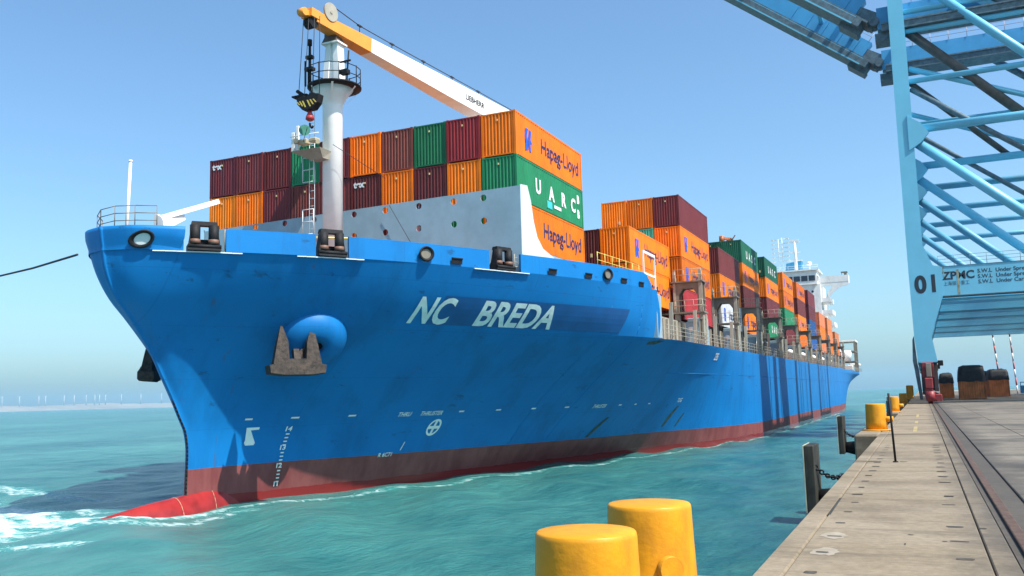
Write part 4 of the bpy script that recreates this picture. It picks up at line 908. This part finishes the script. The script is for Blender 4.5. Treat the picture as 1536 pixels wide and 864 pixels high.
JY = [-30, -16, -4, 8.2, 14.9, 22.8, 29.5, 36.2, 44, 52.0, 60.5, 69.5, 79, 90, 102, 120, 140, 165, 200, 260, 330]
for a, c in zip(JY[:-1], JY[1:]):
    for i in range(max(1, round((c-a)/4.5)) if a < 60 else 1):
        n = max(1, round((c-a)/4.5)) if a < 60 else 1; slab('coping_stone', -1.60, -1.31, a+(c-a)*i/n, a+(c-a)*(i+1)/n, CON, random.uniform(-.006, .006), .02)
    slab('paving_slab', -1.31, .48, a, c, CON); slab('paving_slab', .48, .72, a, c, CON)
t = B(); t.box((.735, -40, -.2), (1.22, 420, -.035)); part('rail_trench_fill', t, DIRT, quay, False)
for a, c in zip(JY[:-1], JY[1:]): slab('paving_slab', 1.23, 2.9, a+2.3, min(c+2.3, 400), CON2, -.002)
for a, c in zip(JY[:-1:2], JY[2::2]):
    for x0, x1 in ((2.9, 8.5), (8.5, 15), (15, 24), (24, 40)): slab('paving_slab', x0, x1, a+1.1, c+1.1, CON2, -.003)
yb = B(); yb.box((40, -40, -.3), (255, 420, -.01)); part('yard_paving', yb, CON2, quay, False)
r = B()
prof = [(-.065, 0), (.065, 0), (.065, .012), (.016, .03), (.016, .10), (.036, .115), (.036, .14), (.03, .148), (-.03, .148), (-.036, .14), (-.036, .115), (-.016, .10), (-.016, .03), (-.065, .012)]
r.prism([(x*1.7+.88, z-.14) for x, z in prof], 440, 'y', -38); solo('crane_rail', r, RAILST, 'brown steel crane rail running along the quay in its dirty trench', 'crane rail', (.88, -38, -.14))
r2 = B(); r2.prism([(x*1.7+30.9, z-.10) for x, z in prof], 440, 'y', -38); solo('crane_rail', r2, RAILST, 'second crane rail far across the quay under the landside crane legs', 'crane rail', (30.9, -38, -.1))
PIT = M('dark_drain_grime', (.05, .042, .035), .95, .4, 8)
def pit(x, y, w, l):
    b = B(); vs = [(x+w*math.cos(a)*random.uniform(.75, 1.1)*(1 if abs(math.cos(a)) < .8 else .95), y+l*math.sin(a)*random.uniform(.7, 1.1), .0052) for a in [k*math.pi/7 for k in range(14)]]
    vs = [(x+max(-w*.8, min(w*.8, v[0]-x))*1.1, y+max(-l*.62, min(l*.62, v[1]-y)), v[2]) for v in vs]
    b.add(vs, [tuple(range(14))]); return part('drain_pocket', b, PIT, quay, False, False)
for k in range(20): pit(-1.07+random.uniform(-.02, .02), 7.9+k*1.13, random.uniform(.06, .1), random.uniform(.055, .1))
for k in range(20):
    if k not in (5, 8): pit(.24+random.uniform(-.02, .02), 7.85+k*1.13, random.uniform(.07, .12), random.uniform(.05, .12))
for x, y, w, l in ((.53, 12.3, .05, .05), (-.25, 11.6, .035, .04), (.1, 11.2, .03, .03), (-.3, 10.9, .01, .1)): pit(x, y, w, l)
PATCHM = M('pale_repair_mortar', (.275, .235, .18), .9, .14, 5)
for y in (11.35, 10.2):
    b = B(); b.add([(-1.07+.15*math.cos(a)*random.uniform(.7, 1.15), y+.26*math.sin(a)*random.uniform(.7, 1.15), .0045) for a in [k*math.pi/9 for k in range(18)]], [tuple(range(18))]); part('mortar_patch', b, PATCHM, quay, False, False)
YL = M('worn_yellow_line', (.30, .23, .10), .8, .25, 4, .5, (.42, .36, .27), 3)
for y0, y1 in ((38, 43), (47, 50), (56, 62)):
    b = B(); b.box((-.46, y0, -.02), (-.32, y1, .0065)); part('yellow_marking', b, YL, quay, False)
GAP = M('expansion_joint_tar', (.03, .028, .025), .9)
for y, x0, x1 in ((22.82, -1.58, -1.0), (22.82, -.6, -.45), (36.25, -1.6, .4), (52, -1.6, .3), (79, -1.6, .4)):
    b = B(); b.add([(x0, y-.05, .006), (x1, y-.03, .006), (x1, y+.04, .006), (x0, y+.05, .006)], [(0, 1, 2, 3)]); part('expansion_joint', b, GAP, quay, False, False)
b = B(); b.add([(-1.312, 13.2, .0055), (-1.27, 13.2, .0055), (-1.28, 15.2, .0055), (-1.315, 15.2, .0055)], [(0, 1, 2, 3)]); part('broken_joint', b, GAP, quay, False, False)
# mooring bollards on jutting blocks
def block(y0, y1, x=-2.62):
    b = B(); b.box((x, y0, -2.2), (-1.605, y1, .012), .05); return part('bollard_block', b, CON, quay, False)
block(4.7, 8.6, -2.75); block(35.5, 41.4, -2.42); block(66.5, 71.5, -2.5); block(104, 109, -2.5); block(150, 156, -2.5)
def bollard(loc, h, r, lab, stub=(1, -.14)):
    t = thing('bollard', lab, 'bollard', loc, 'yellow mooring bollards along the quay edge')
    b = B(); b.lathe([(r*1.06, 0), (r*1.05, h*.3), (r*1.0, h*.8), (r*.99, h-.035), (r*.975, h-.01), (r*.945, h), (r*.5, h+.004), (.01, h+.006)], (0, 0, 0), 48); part('post', b, YELLOW, t, False)
    if stub:
        b = B(); b.tube((r*.7*stub[0], r*.7*stub[1], h*.42), (r*(1.7 if stub[0] > .9 else 1.22)*stub[0], r*(1.7 if stub[0] > .9 else 1.22)*stub[1], h*.42), r*.30, r*.28, 20); pass
        part('cross_pin', b, YELLOW, t, False)
    b = B(); b.lathe([(r*1.5, 0), (r*1.5, .035), (r*1.1, .05)], (0, 0, .0), 32); part('base_plate', b, YELLOW, t, False)
    return t
bollard((-2.13, 5.82, .012), .79, .345, 'nearest big yellow bollard, lower left one of the foreground pair', None)
bollard((-2.12, 7.32, .012), .80, .345, 'taller-looking yellow bollard of the foreground pair, right behind the nearest one', (.62, -.78))
bollard((-1.80, 39.4, .012), 1.06, .38, 'yellow bollard on the pale concrete block beside the thin dark pole')
bollard((-1.98, 69.2, .012), 1.06, .40, 'yellow bollard half hidden behind the thin dark pole, midway to the crane')
bollard((-1.98, 106.3, .012), 1.06, .40, 'small far yellow bollard closest to the red crane bogie')
b = B(); b.box((-2.3, 150, .012), (-1.3, 153, 2.0), .12); b.box((-2.2, 153.2, .012), (-1.5, 156, 1.3), .1); solo('fender_store', b, YELLOW, 'far ochre block at the quay edge beside the crane base', 'block', (-1.8, 152, .012))
# fenders with chains
FEN = M('dark_fender_panel', (.028, .028, .026), .6, .3, 2, .6, (.10, .095, .07), 2, spec=.12); EDGE = M('pale_fender_edge', (.42, .40, .28), .7, .2, 3)
def fender(y0, y1, zt, lab, dx=0.0):
    t = thing('fender', lab, 'fender', (-2.3+dx, (y0+y1)/2, -1), 'quay fenders')
    b = B(); b.box((-2.31+dx, y0, -.78), (-2.12+dx, y1, zt), .015); part('panel', b, FEN, t)
    b = B(); b.box((-2.33+dx, y0-.008, -.78), (-2.312+dx, y0+.03, zt+.006)); b.box((-2.33+dx, y0+.03, zt-.02), (-2.312+dx, y1, zt+.006)); part('wear_pad', b, EDGE, t)
    b = B(); c = ((y0+y1)/2); b.tube((-2.12+dx, c, -.55), (-1.57+dx, c, -.6), .2, .3, 20); part('rubber_cone', b, BLACK, t)
    p = Vector((-2.12+dx, y0+.25, .12)); q_ = Vector((-1.6+dx, y0+1.7, -.12)); n = 13
    for i in range(n):
        f = i/(n-1); m = p.lerp(q_, f)-Vector((0, 0, .30*4*f*(1-f)*.5)); d = (q_-p).normalized(); s_ = d.cross(Vector((0, 0, 1))).normalized() if i % 2 else Vector((0, 0, 1))
        l = B(); e = .085; hw = .04; l.path([m-d*e-s_*hw*.6, m-d*e*.5-s_*hw, m+d*e*.5-s_*hw, m+d*e-s_*hw*.6, m+d*e+s_*hw*.6, m+d*e*.5+s_*hw, m-d*e*.5+s_*hw, m-d*e+s_*hw*.6, m-d*e-s_*hw*.6], .017, 5); part('chain_link', l, BLACK, t)
    return t
fender(19.4, 20.5, .57, 'near dark fender panel standing above the quay edge with a sagging chain')
fender(37.0, 38.4, .66, 'small dark fender panel on the seaward side of the pale bollard block', -.78)
t = thing('fender', 'far dark fender panel between two yellow bollards', 'fender', (-2.2, 58, -1), 'quay fenders')
b = B(); b.box((-2.0, 57, -3), (-1.76, 59, .95), .015); part('panel', b, FEN, t)
p_ = thing('marker_pole', 'thin dark pole standing upright in the quay paving', 'pole', (-.69, 22.72, 0))
b = B(); b.tube((-.69, 22.72, 0), (-.735, 22.74, 1.575), .026, .024, 8); part('shaft', b, BLACK, p_)
b = B(); b.tube((-.69, 22.72, 0), (-.69, 22.72, .02), .06, n=10); part('foot', b, BLACK, p_)

# ---------------------------------------------------------------- gantry cranes
def crane_frame(Y, root, lower=False):
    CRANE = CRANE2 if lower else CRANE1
    zt = 32.0 if lower else 58.0
    lg = B(); lg.prism([(-.4, 6.9), (-.2, 4.2), (1.62, 4.2), (1.24, 6.9), (2.6, 10.9), (2.75, 13.95), (1.9, 14.2), (1.1, 16.4), (1.1, zt), (-.4, zt), (-.45, 14)], 1.9, 'y', Y); part('leg', lg, CRANE, root)
    lg = B(); lg.prism([(31.6, 4.2), (31.6, zt*.72), (30.1, zt*.72), (30.1, 14.2), (28.6, 13.95), (28.6, 10.9), (30.0, 6.9), (30.0, 4.2)], 1.9, 'y', Y); part('leg', lg, CRANE, root)
    pb_ = B(); pb_.box((2.6, Y+.06, 10.95), (28.75, Y+1.8, 13.98)); beam = part('portal_beam', pb_, CRANE, root)
    b = B(); b.box((2.6, Y+.03, 10.88), (28.75, Y+1.83, 10.96)); b.box((2.55, Y+.02, 13.97), (28.8, Y+1.85, 14.02)); part('flange', b, CRANED, beam)
    tb_ = B(); yc = Y+.95
    tb_.tube((1.05, yc-.2, 29.0), (30.2, yc-.2, 29.0), .46, n=16); part('tie_tube', tb_, CRANE, root)
    for a, c, rr in (((1.4, yc-.2, 27.5), (16.2, yc-.2, 13.9), .5), ((29.8, yc-.2, 27.5), (16.4, yc-.2, 13.9), .5)):
        b = B(); b.tube(a, c, rr, n=16); part('diagonal_brace', b, CRANE, root)
    g = B(); g.prism([(.6, 26.6), (1.75, 27.3), (2.6, 28.3), (1.9, 29.4), (.6, 30.4)], .5, 'y', Y-.12); part('gusset', g, CRANE, root)
    rl_ = B()
    for dz in (.4, .75, 1.1): rl_.tube((2.4, Y+.1, 14.0+dz), (28, Y+.1, 14.0+dz), .022, n=4)
    for i in range(18): rl_.tube((2.4+i*1.5, Y+.1, 14.0), (2.4+i*1.5, Y+.1, 15.12), .03, n=4)
    part('beam_railing', rl_, CRANED, root)
    if not lower:
        for z, r_ in ((34.4, .30), (42.2, .32), (40.0, .26)):
            b = B(); b.tube((1.05, yc, z), (30, yc, z), r_, n=12); part('tie_tube', b, CRANE, root)
        for a, c, r_, m in (((1.2, yc+.5, 40.3), (11.85, yc+.5, 29.0), .5 if Y < 110 else .36, PIPE), ((3.2, yc-.3, 44.8), (18, yc-.3, 29.3), .45, CRANE), ((1.2, yc+.2, 33.6), (14, yc+.2, 23.4), .28, CRANED), ((7.2, yc+.4, 44.5), (22, yc+.4, 32), .4, CRANED), ((1.2, yc+.6, 36), (16, yc+.6, 29.5), .3, CRANE)):
            b = B(); b.tube(a, c, r_, n=14); part('diagonal_brace', b, m, root)
def portal_deck(ya, yb, root):      # open deck of cross planks hung under the portal beams
    b = B(); b.box((2.4, ya, 10.68), (2.6, yb, 10.85)); b.box((28.6, ya, 10.68), (28.8, yb, 10.85)); d = part('portal_deck', b, DECKP, root)
    n = int((yb-ya)/1.15); st = (yb-ya)/n; me = None
    for k in range(n):
        if me is None:
            b = B(); b.box((2.62, ya+.2, 10.70), (28.58, ya+.2+.62, 10.84)); o = part('deck_plank', b, DECKP, d); me = o.data
        else:
            o = bpy.data.objects.new('deck_plank', me); COL.objects.link(o); o.parent = d; o.location.y = k*st
def bogie(Y, root, x=.6):
    b = B(); b.box((x-.55, Y-.3, 2.6), (x+.6, Y+2.3, 4.2), .06); b.box((x-.35, Y-1.6, 1.5), (x+.4, Y+3.5, 2.6), .08); bg_ = part('bogie', b, M('bogie_red_paint', (.22, .022, .026), .5, .2, 1.5, .5, (.08, .03, .03), 2) if 'bogie_red_paint' not in bpy.data.materials else bpy.data.materials['bogie_red_paint'], root)
    mt = bpy.data.materials['bogie_red_paint']
    for yy_ in (-1.1, .2, 1.6, 2.9):
        b = B(); b.box((x-.3, Y+yy_-.35, .55), (x+.35, Y+yy_+.45, 1.6), .05); b.tube((x-.16, Y+yy_, .32), (x+.26, Y+yy_, .32), .32, n=18); part('wheel', b, mt, bg_)
    b = B(); b.tube((x+.1, Y-1.95, .25), (x+.1, Y-1.95, 1.25), .42, n=18); b.box((x+.5, Y-1.7, .25), (x+1.15, Y-.4, .95), .08); b.tube((x+.8, Y-2.0, .55), (x+.8, Y-1.5, .55), .3, n=12); part('buffer', b, mt, bg_)
    b = B(); b.box((x-.62, Y-.25, .9), (x-.36, Y+2.2, 4.15), .03); b.box((x+.55, Y+.3, 1.2), (x+.95, Y+2.2, 4.1), .03); part('side_frame', b, M('bogie_dark_steel', (.04, .03, .03), .6) if 'bogie_dark_steel' not in bpy.data.materials else bpy.data.materials['bogie_dark_steel'], bg_)
    b = B(); b.box((x-.15, Y-1.0, 2.7), (x+.35, Y-.35, 4.1), .04); part('motor', b, STEEL, bg_)
    b = B(); b.box((x+1.0, Y-.6, 3.8), (x+1.5, Y-.2, 4.35), .04); b.tube((x+.5, Y-.4, 4.1), (x+1.1, Y-.4, 4.1), .05, n=6); part('warning_light', b, BLACK, bg_)
cr = thing('gantry_crane', 'tall sky-blue quay gantry crane numbered 01 with its boom raised over the water', 'gantry crane', (.5, 102, 0), 'quay gantry cranes')
for Y in (102.0, 120.0): crane_frame(Y, cr); bogie(Y, cr); bogie(Y, cr, 30.8)
b = B(); b.box((-.25, 103.95, 4.3), (1.3, 119.95, 6.2)); part('sill_beam', b, CRANE, cr)
b = B(); b.box((30.1, 103.95, 4.3), (31.5, 119.95, 6.2)); part('sill_beam', b, CRANE, cr)
for z in (22.0, 44.0):
    b = B(); b.tube((.4, 103.9, z), (.4, 120, z), .4, n=12); part('tie_tube', b, CRANE, cr)
b = B(); b.box((-.3, 112.5, 6.3), (.9, 115.0, 36)); part('hidden_shadow_box', b, CRANE, cr)  # added box hidden behind the leg, throws a shadow stripe on the hull
for y_ in (106.5, 109.3, 117.6):
    b = B(); b.tube((.2, y_, 6.2), (.2, y_, 40), .26, n=10); part('hidden_shadow_tube', b, CRANE, cr)  # tubes added out of view to cast thin stripes across the hull
# dark wedge set against the foot of the seaside leg
b = B(); b.prism([(-.43, 7.0), (-.6, 6.6), (-.72, 4.4), (-.62, 3.6), (-.3, .4), (.0, .4), (-.2, 3.6), (-.3, 4.2)], 1.4, 'y', 102.2)
part('dark_wedge', b, CRANED, cr)
portal_deck(103.9, 121.9, cr)
# girders and raised boom
for gi, (Yg, zg) in enumerate(((103.9, 41.1), (117.2, 40.9))):
    b = B(); b.box((-1.6, Yg, zg), (62, Yg+1.3, zg+2.5)); gd = part('girder', b, CRBLUE, cr)
    b = B(); b.box((-1.2, Yg-1.5, zg-.75), (62, Yg+1.7, zg-.05)); b.box((-1.2, Yg-1.6, zg-.05), (62, Yg+1.75, zg+.12)); b.box((-1.9, Yg-.9, zg-1.6), (.6, Yg+1.5, zg-.75)); part('trolley_rail_walkway', b, CRANED, gd)
    b = B()
    for dz in (.6, 1.1): b.tube((0, Yg-.05, zg+2.5+dz), (60, Yg-.05, zg+2.5+dz), .03, n=4)
    for i in range(31): b.tube((i*2, Yg-.05, zg+2.5), (i*2, Yg-.05, zg+3.6+.3*(i % 4 == 0)), .04, n=4)
    part('girder_railing', b, M('faded_pink_rail', (.45, .33, .33), .6) if gi == 0 else bpy.data.materials['faded_pink_rail'], gd)
    # boom, hinged at the girder end
    H0 = Vector((-1.9, Yg, zg+.4)); ang = R(38.5); D_ = Vector((-math.cos(ang), 0, math.sin(ang))); U_ = Vector((math.sin(ang), 0, math.cos(ang))); LB = 52
    def S_(t, y0, y1, u0, u1): c = H0+D_*t; return [c+U_*u0+Vector((0, y0, 0)), c+U_*u0+Vector((0, y1, 0)), c+U_*u1+Vector((0, y1, 0)), c+U_*u1+Vector((0, y0, 0))]
    b = B(); b.hexa(S_(2.6, 0, 1.3, -.3, 2.2), S_(LB, 0, 1.3, -.3, 2.2)); bo = part('boom', b, CRBLUE, cr)
    b = B(); b.hexa(S_(1.2, -1.5, 1.7, -1.15, -.36), S_(LB, -1.5, 1.7, -1.15, -.36)); b.hexa(S_(.6, -1.4, 1.6, -.36, -.12), S_(LB, -1.4, 1.6, -.36, -.12)); b.hexa(S_(1.0, -.5, 1.5, -1.7, -1.15), S_(3.4, -.5, 1.5, -1.7, -1.15)); part('trolley_rail_walkway', b, CRANED, bo)
    b = B(); b.hexa(S_(2.0, -1.55, -1.45, -1.2, -1.05), S_(LB, -1.55, -1.45, -1.2, -1.05)); b.hexa(S_(2.0, -1.45, -1.40, -.36, -.30), S_(LB, -1.45, -1.40, -.36, -.30)); part('edge_strip', b, CRANE, bo)
    b = B(); b.hexa(S_(.1, .1, 1.2, -.4, 1.6), S_(2.8, .1, 1.2, -.4, 1.3)); b.tube(H0+Vector((0, -.3, .6)), H0+Vector((0, 1.6, .6)), .55, n=12); part('hinge', b, CRANED, bo)
    b = B()
    for k in range(24):
        t_ = 3+k*2; c = H0+D_*t_+U_*2.2+Vector((0, -.05, 0)); b.tube(c, c+U_*1.1, .04, n=4)
    for u_ in (.6, 1.1): b.tube(H0+D_*3+U_*(2.2+u_), H0+D_*49+U_*(2.2+u_), .035, n=4)
    part('boom_railing', b, bpy.data.materials['faded_pink_rail'], bo)
    for k in range(5):
        b = B(); b.hexa(S_(4+k*2.3, -.10, -.01, -.2, 2.1), S_(4.3+k*2.3, -.10, -.01, -.2, 2.1)); part('web_stiffener', b, CRBLUE, bo)
b = B()
for t_ in (5, 9.5, 20, 32, 44): b.tube(H0.lerp(H0, 0)+D_*t_+U_*1.6+Vector((0, -12, 0)), H0+D_*t_+U_*1.6, .28, n=10)
b.tube(H0+D_*9.5+U_*1.6+Vector((0, -6.5, 0)), H0+D_*6.2+U_*3.6+Vector((0, -4.5, 0)), .16, n=8); b.tube(H0+D_*5+U_*1.6+Vector((0, -3, 0)), H0+D_*3.2+U_*3.4+Vector((0, -1, 0)), .12, n=8)
part('boom_cross_tie', b, CRANE, cr)
b = B(); b.path([H0+D_*(8+i*1.2)+U_*(3.4+.5*math.sin(i*.55))+Vector((0, -1, 0)) for i in range(14)], .07, 6); part('cable_loop', b, M('ochre_hose', (.35, .25, .05), .6), cr)
b = B(); b.box((-.5, 120.2, 57.6), (1.2, 121.8, 58.2)); b.tube((.4, 104, 57), (.4, 120, 57), .4, n=12); part('apex_beam', b, CRANE, cr)
for Yg in (104.5, 118): b = B(); b.tube((.4, Yg, 57.5), (-1.9-.78*30, Yg, 41+.623*30+2), .12, n=8); part('forestay', b, CRANED, cr)
# lettering on the portal beam facing the camera
BLK = M('crane_black_lettering', (.015, .025, .04), .5)
def ct(s, x, z, size, **k):
    part('lettering', put(flat_text(s, (0, 0, 0), (1, 0, 0), size, **k), x, 102.0-.012 if x < 2.5 else 102.06-.012, z), BLK, cr, fix=False)
ct('0', .05, 11.45, 2.45, bold=.10, sx=.90); ct('1', 1.35, 11.5, 2.4, bold=.11, sx=.8)
ct('ZPMC', 2.72, 12.62, 1.12, bold=.035, sx=1.0)
ct('上海振华重工', 2.75, 12.02, .47, bold=.0, sx=.86)
for z, s in ((13.1, 'S.W.L  Under Spreader'), (12.55, 'S.W.L  Under Spreader'), (12.0, 'S.W.L  Under Cargo Beam')): ct(s, 5.95, z, .55, bold=.008)
part('rust_streak', B().box((4.05, 102.045, 11.0), (4.25, 102.058, 13.6)), M('ochre_rust_streak', (.30, .30, .20), .7, .3, 3), cr)
part('rust_streak', B().box((2.78, 102.045, 12.9), (2.9, 102.058, 13.95)), bpy.data.materials['ochre_rust_streak'], cr)
# two more cranes of the row behind, only their portals in sight
for n_, (Ya, Yb, lab) in enumerate(((134.0, 151.0, 'lower portal of the second blue crane, just behind crane 01'), (166.0, 183.0, 'lower portal of the third blue crane, farthest along the quay'))):
    c2 = thing('gantry_crane', lab, 'gantry crane', (.5, Ya, 0), 'quay gantry cranes')
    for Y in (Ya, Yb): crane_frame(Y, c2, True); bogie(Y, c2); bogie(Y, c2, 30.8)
    b = B(); b.box((-.25, Ya+1.95, 4.3), (1.3, Yb-.05, 6.2)); part('sill_beam', b, CRANE, c2)
    portal_deck(Ya-12.0 if Ya < 150 else Ya-13.0, Yb+1.9, c2)
    for y_ in (Ya+5, Ya+7.5, Ya+13):
        b = B(); b.tube((.2, y_, 6.2), (.2, y_, 31.5), .3, n=10); part('hidden_shadow_tube', b, CRANE2, c2)  # more added tubes, hidden by the legs, for the hull's shadow stripes
    for x in (.4, 30.8):
        b = B(); b.tube((x, Ya+1.9, 22), (x, Yb, 22), .4, n=12); part('tie_tube', b, CRANE, c2)
# ---------------------------------------------------------------- things on the quay
RUSTO = M('rusty_orange_bin_paint', (.70, .21, .06), .6, .2, .8, .5, (.12, .05, .03), 1.2)
def bin_(x0, x1, y0, y1, h, ht, lab):
    t = thing('tarped_bin', lab, 'covered container', ((x0+x1)/2, y0, 0), 'tarp-covered orange bins under the crane')
    b = B()
    for sgn in (0, 1):
        n = max(6, int((x1-x0)/.28)); w = corr(n, x0+.1, x1-.1, .06); Y = y0 if sgn == 0 else y1
        b.add([(x, Y+(d if sgn == 0 else -d), z) for x, d in w for z in (.15, h)], [(2*i, 2*i+2, 2*i+3, 2*i+1) for i in range(len(w)-1)])
        n = max(6, int((y1-y0)/.28)); w = corr(n, y0+.1, y1-.1, .06); X = x0 if sgn == 0 else x1
        b.add([(X+(d if sgn == 0 else -d), y, z) for y, d in w for z in (.15, h)], [(2*i, 2*i+2, 2*i+3, 2*i+1) for i in range(len(w)-1)])
    part('corrugated_wall', b, RUSTO, t)
    b = B()
    for x in (x0-.04, x1-.08):
        for y in (y0-.04, y1-.08): b.box((x, y, 0), (x+.12, y+.12, h))
    b.box((x0, y0+.02, .05), (x1, y1-.02, .16)); part('frame', b, RUSTO, t)
    b = B(); rows = []
    for k, (ins, z) in enumerate(((-.09, h-.35), (-.07, h+.1), (.02, h+(ht-h)*.6), (.14, ht-.12), (.5, ht))):
        pts = []
        N = 6
        cs = [(x0+ins, y0+ins), (x1-ins, y0+ins), (x1-ins, y1-ins), (x0+ins, y1-ins)]
        for (ax_, ay_), (bx_, by_) in zip(cs, cs[1:]+cs[:1]):
            for i in range(N): f = i/N; pts.append((ax_+(bx_-ax_)*f+random.uniform(-.05, .05), ay_+(by_-ay_)*f+random.uniform(-.05, .05), z+random.uniform(-.08, .08)))
        rows.append(pts)
    m_ = len(rows[0]); b.add([p for r_ in rows for p in r_], [(j*m_+i, j*m_+(i+1) % m_, (j+1)*m_+(i+1) % m_, (j+1)*m_+i) for j in range(len(rows)-1) for i in range(m_)]+[tuple((len(rows)-1)*m_+i for i in range(m_))], True); part('tarpaulin', b, TARP, t)
bin_(4.35, 7.25, 128, 134, 2.6, 4.25, 'largest orange bin under a bulging black tarpaulin, front middle of the group')
bin_(8.9, 11.4, 148, 154, 2.8, 4.0, 'orange bin with black tarpaulin at the right end of the group')
bin_(2.3, 4.0, 142, 147, 2.5, 3.6, 'orange bin with a low black cover, beside the red crane bogie')
bin_(7.6, 9.3, 156, 161, 2.7, 3.9, 'shaded orange bin half hidden between the two larger bins')
WP, RP = M('white_pole_paint', (.75, .72, .7), .5), M('red_pole_paint', (.5, .08, .07), .5)
def spole(base, top, lab):
    t = thing('striped_pole', lab, 'striped pole', base, 'red and white poles')
    p, q_ = Vector(base), Vector(top); n = 8
    for i in range(n): b = B(); b.tube(p.lerp(q_, i/n), p.lerp(q_, (i+1)/n), .13, n=8); part('band', b, RP if i % 2 else WP, t)
spole((13.3, 190, 0), (12.6, 190, 12), 'red and white striped pole rising behind the bins'); spole((15.9, 190, 0), (15.4, 190, 12), 'red and white striped pole at the right edge beside the blue barrier')
bb = thing('blue_barrier', 'small blue barrier box at the right edge beyond the bins', 'barrier', (17.5, 188, 0))
b = B(); b.box((16.2, 187.5, .1), (19.5, 188.5, 1.5), .05); part('box', b, CRBLUE, bb); b = B(); b.box((16.2, 187.5, 2.0), (19.5, 187.6, 2.15)); b.box((16.2, 187.5, 1.5), (16.32, 187.6, 2.0)); b.box((19.3, 187.5, 1.5), (19.4, 187.6, 2.0)); part('rail', b, CRBLUE, bb)
# ---------------------------------------------------------------- wind turbines on the far shore
TP = [(-8444, 6157), (-8352, 6280), (-8247, 6418), (-8209, 6466), (-8102, 6600), (-8043, 6672), (-7970, 6758), (-7917, 6821), (-7888, 6855), (-7850, 6898), (-7747, 7013), (-7618, 7153), (-7476, 7302)]
TN = ['leftmost', 'second from the left', 'third from the left', 'fourth from the left', 'fifth from the left', 'sixth from the left', 'seventh from the left', 'eighth from the left', 'ninth from the left', 'tenth from the left', 'eleventh from the left', 'second from the bow', 'nearest to the bow']
for (x, y), n_ in zip(TP, TN): turbine((x, y, 40), 1.45, random.uniform(0, 2), 'pale wind turbine on the far shore, '+n_)
# ---------------------------------------------------------------- haze
hz = B(); hz.box((-13500, -1400, -9), (13500, 13500, 230)); haze = part('haze', hz, None)
hm = bpy.data.materials.new('sea_haze'); hm.use_nodes = True; hn_ = hm.node_tree; hn_.nodes.clear()
pv = hn_.nodes.new('ShaderNodeVolumePrincipled'); pv.inputs['Color'].default_value = (.55, .80, 1, 1); pv.inputs['Density'].default_value = 7e-5; pv.inputs['Anisotropy'].default_value = .3
ho = hn_.nodes.new('ShaderNodeOutputMaterial'); hn_.links.new(pv.outputs[0], ho.inputs['Volume']); haze.data.materials.append(hm); haze['kind'] = 'stuff'
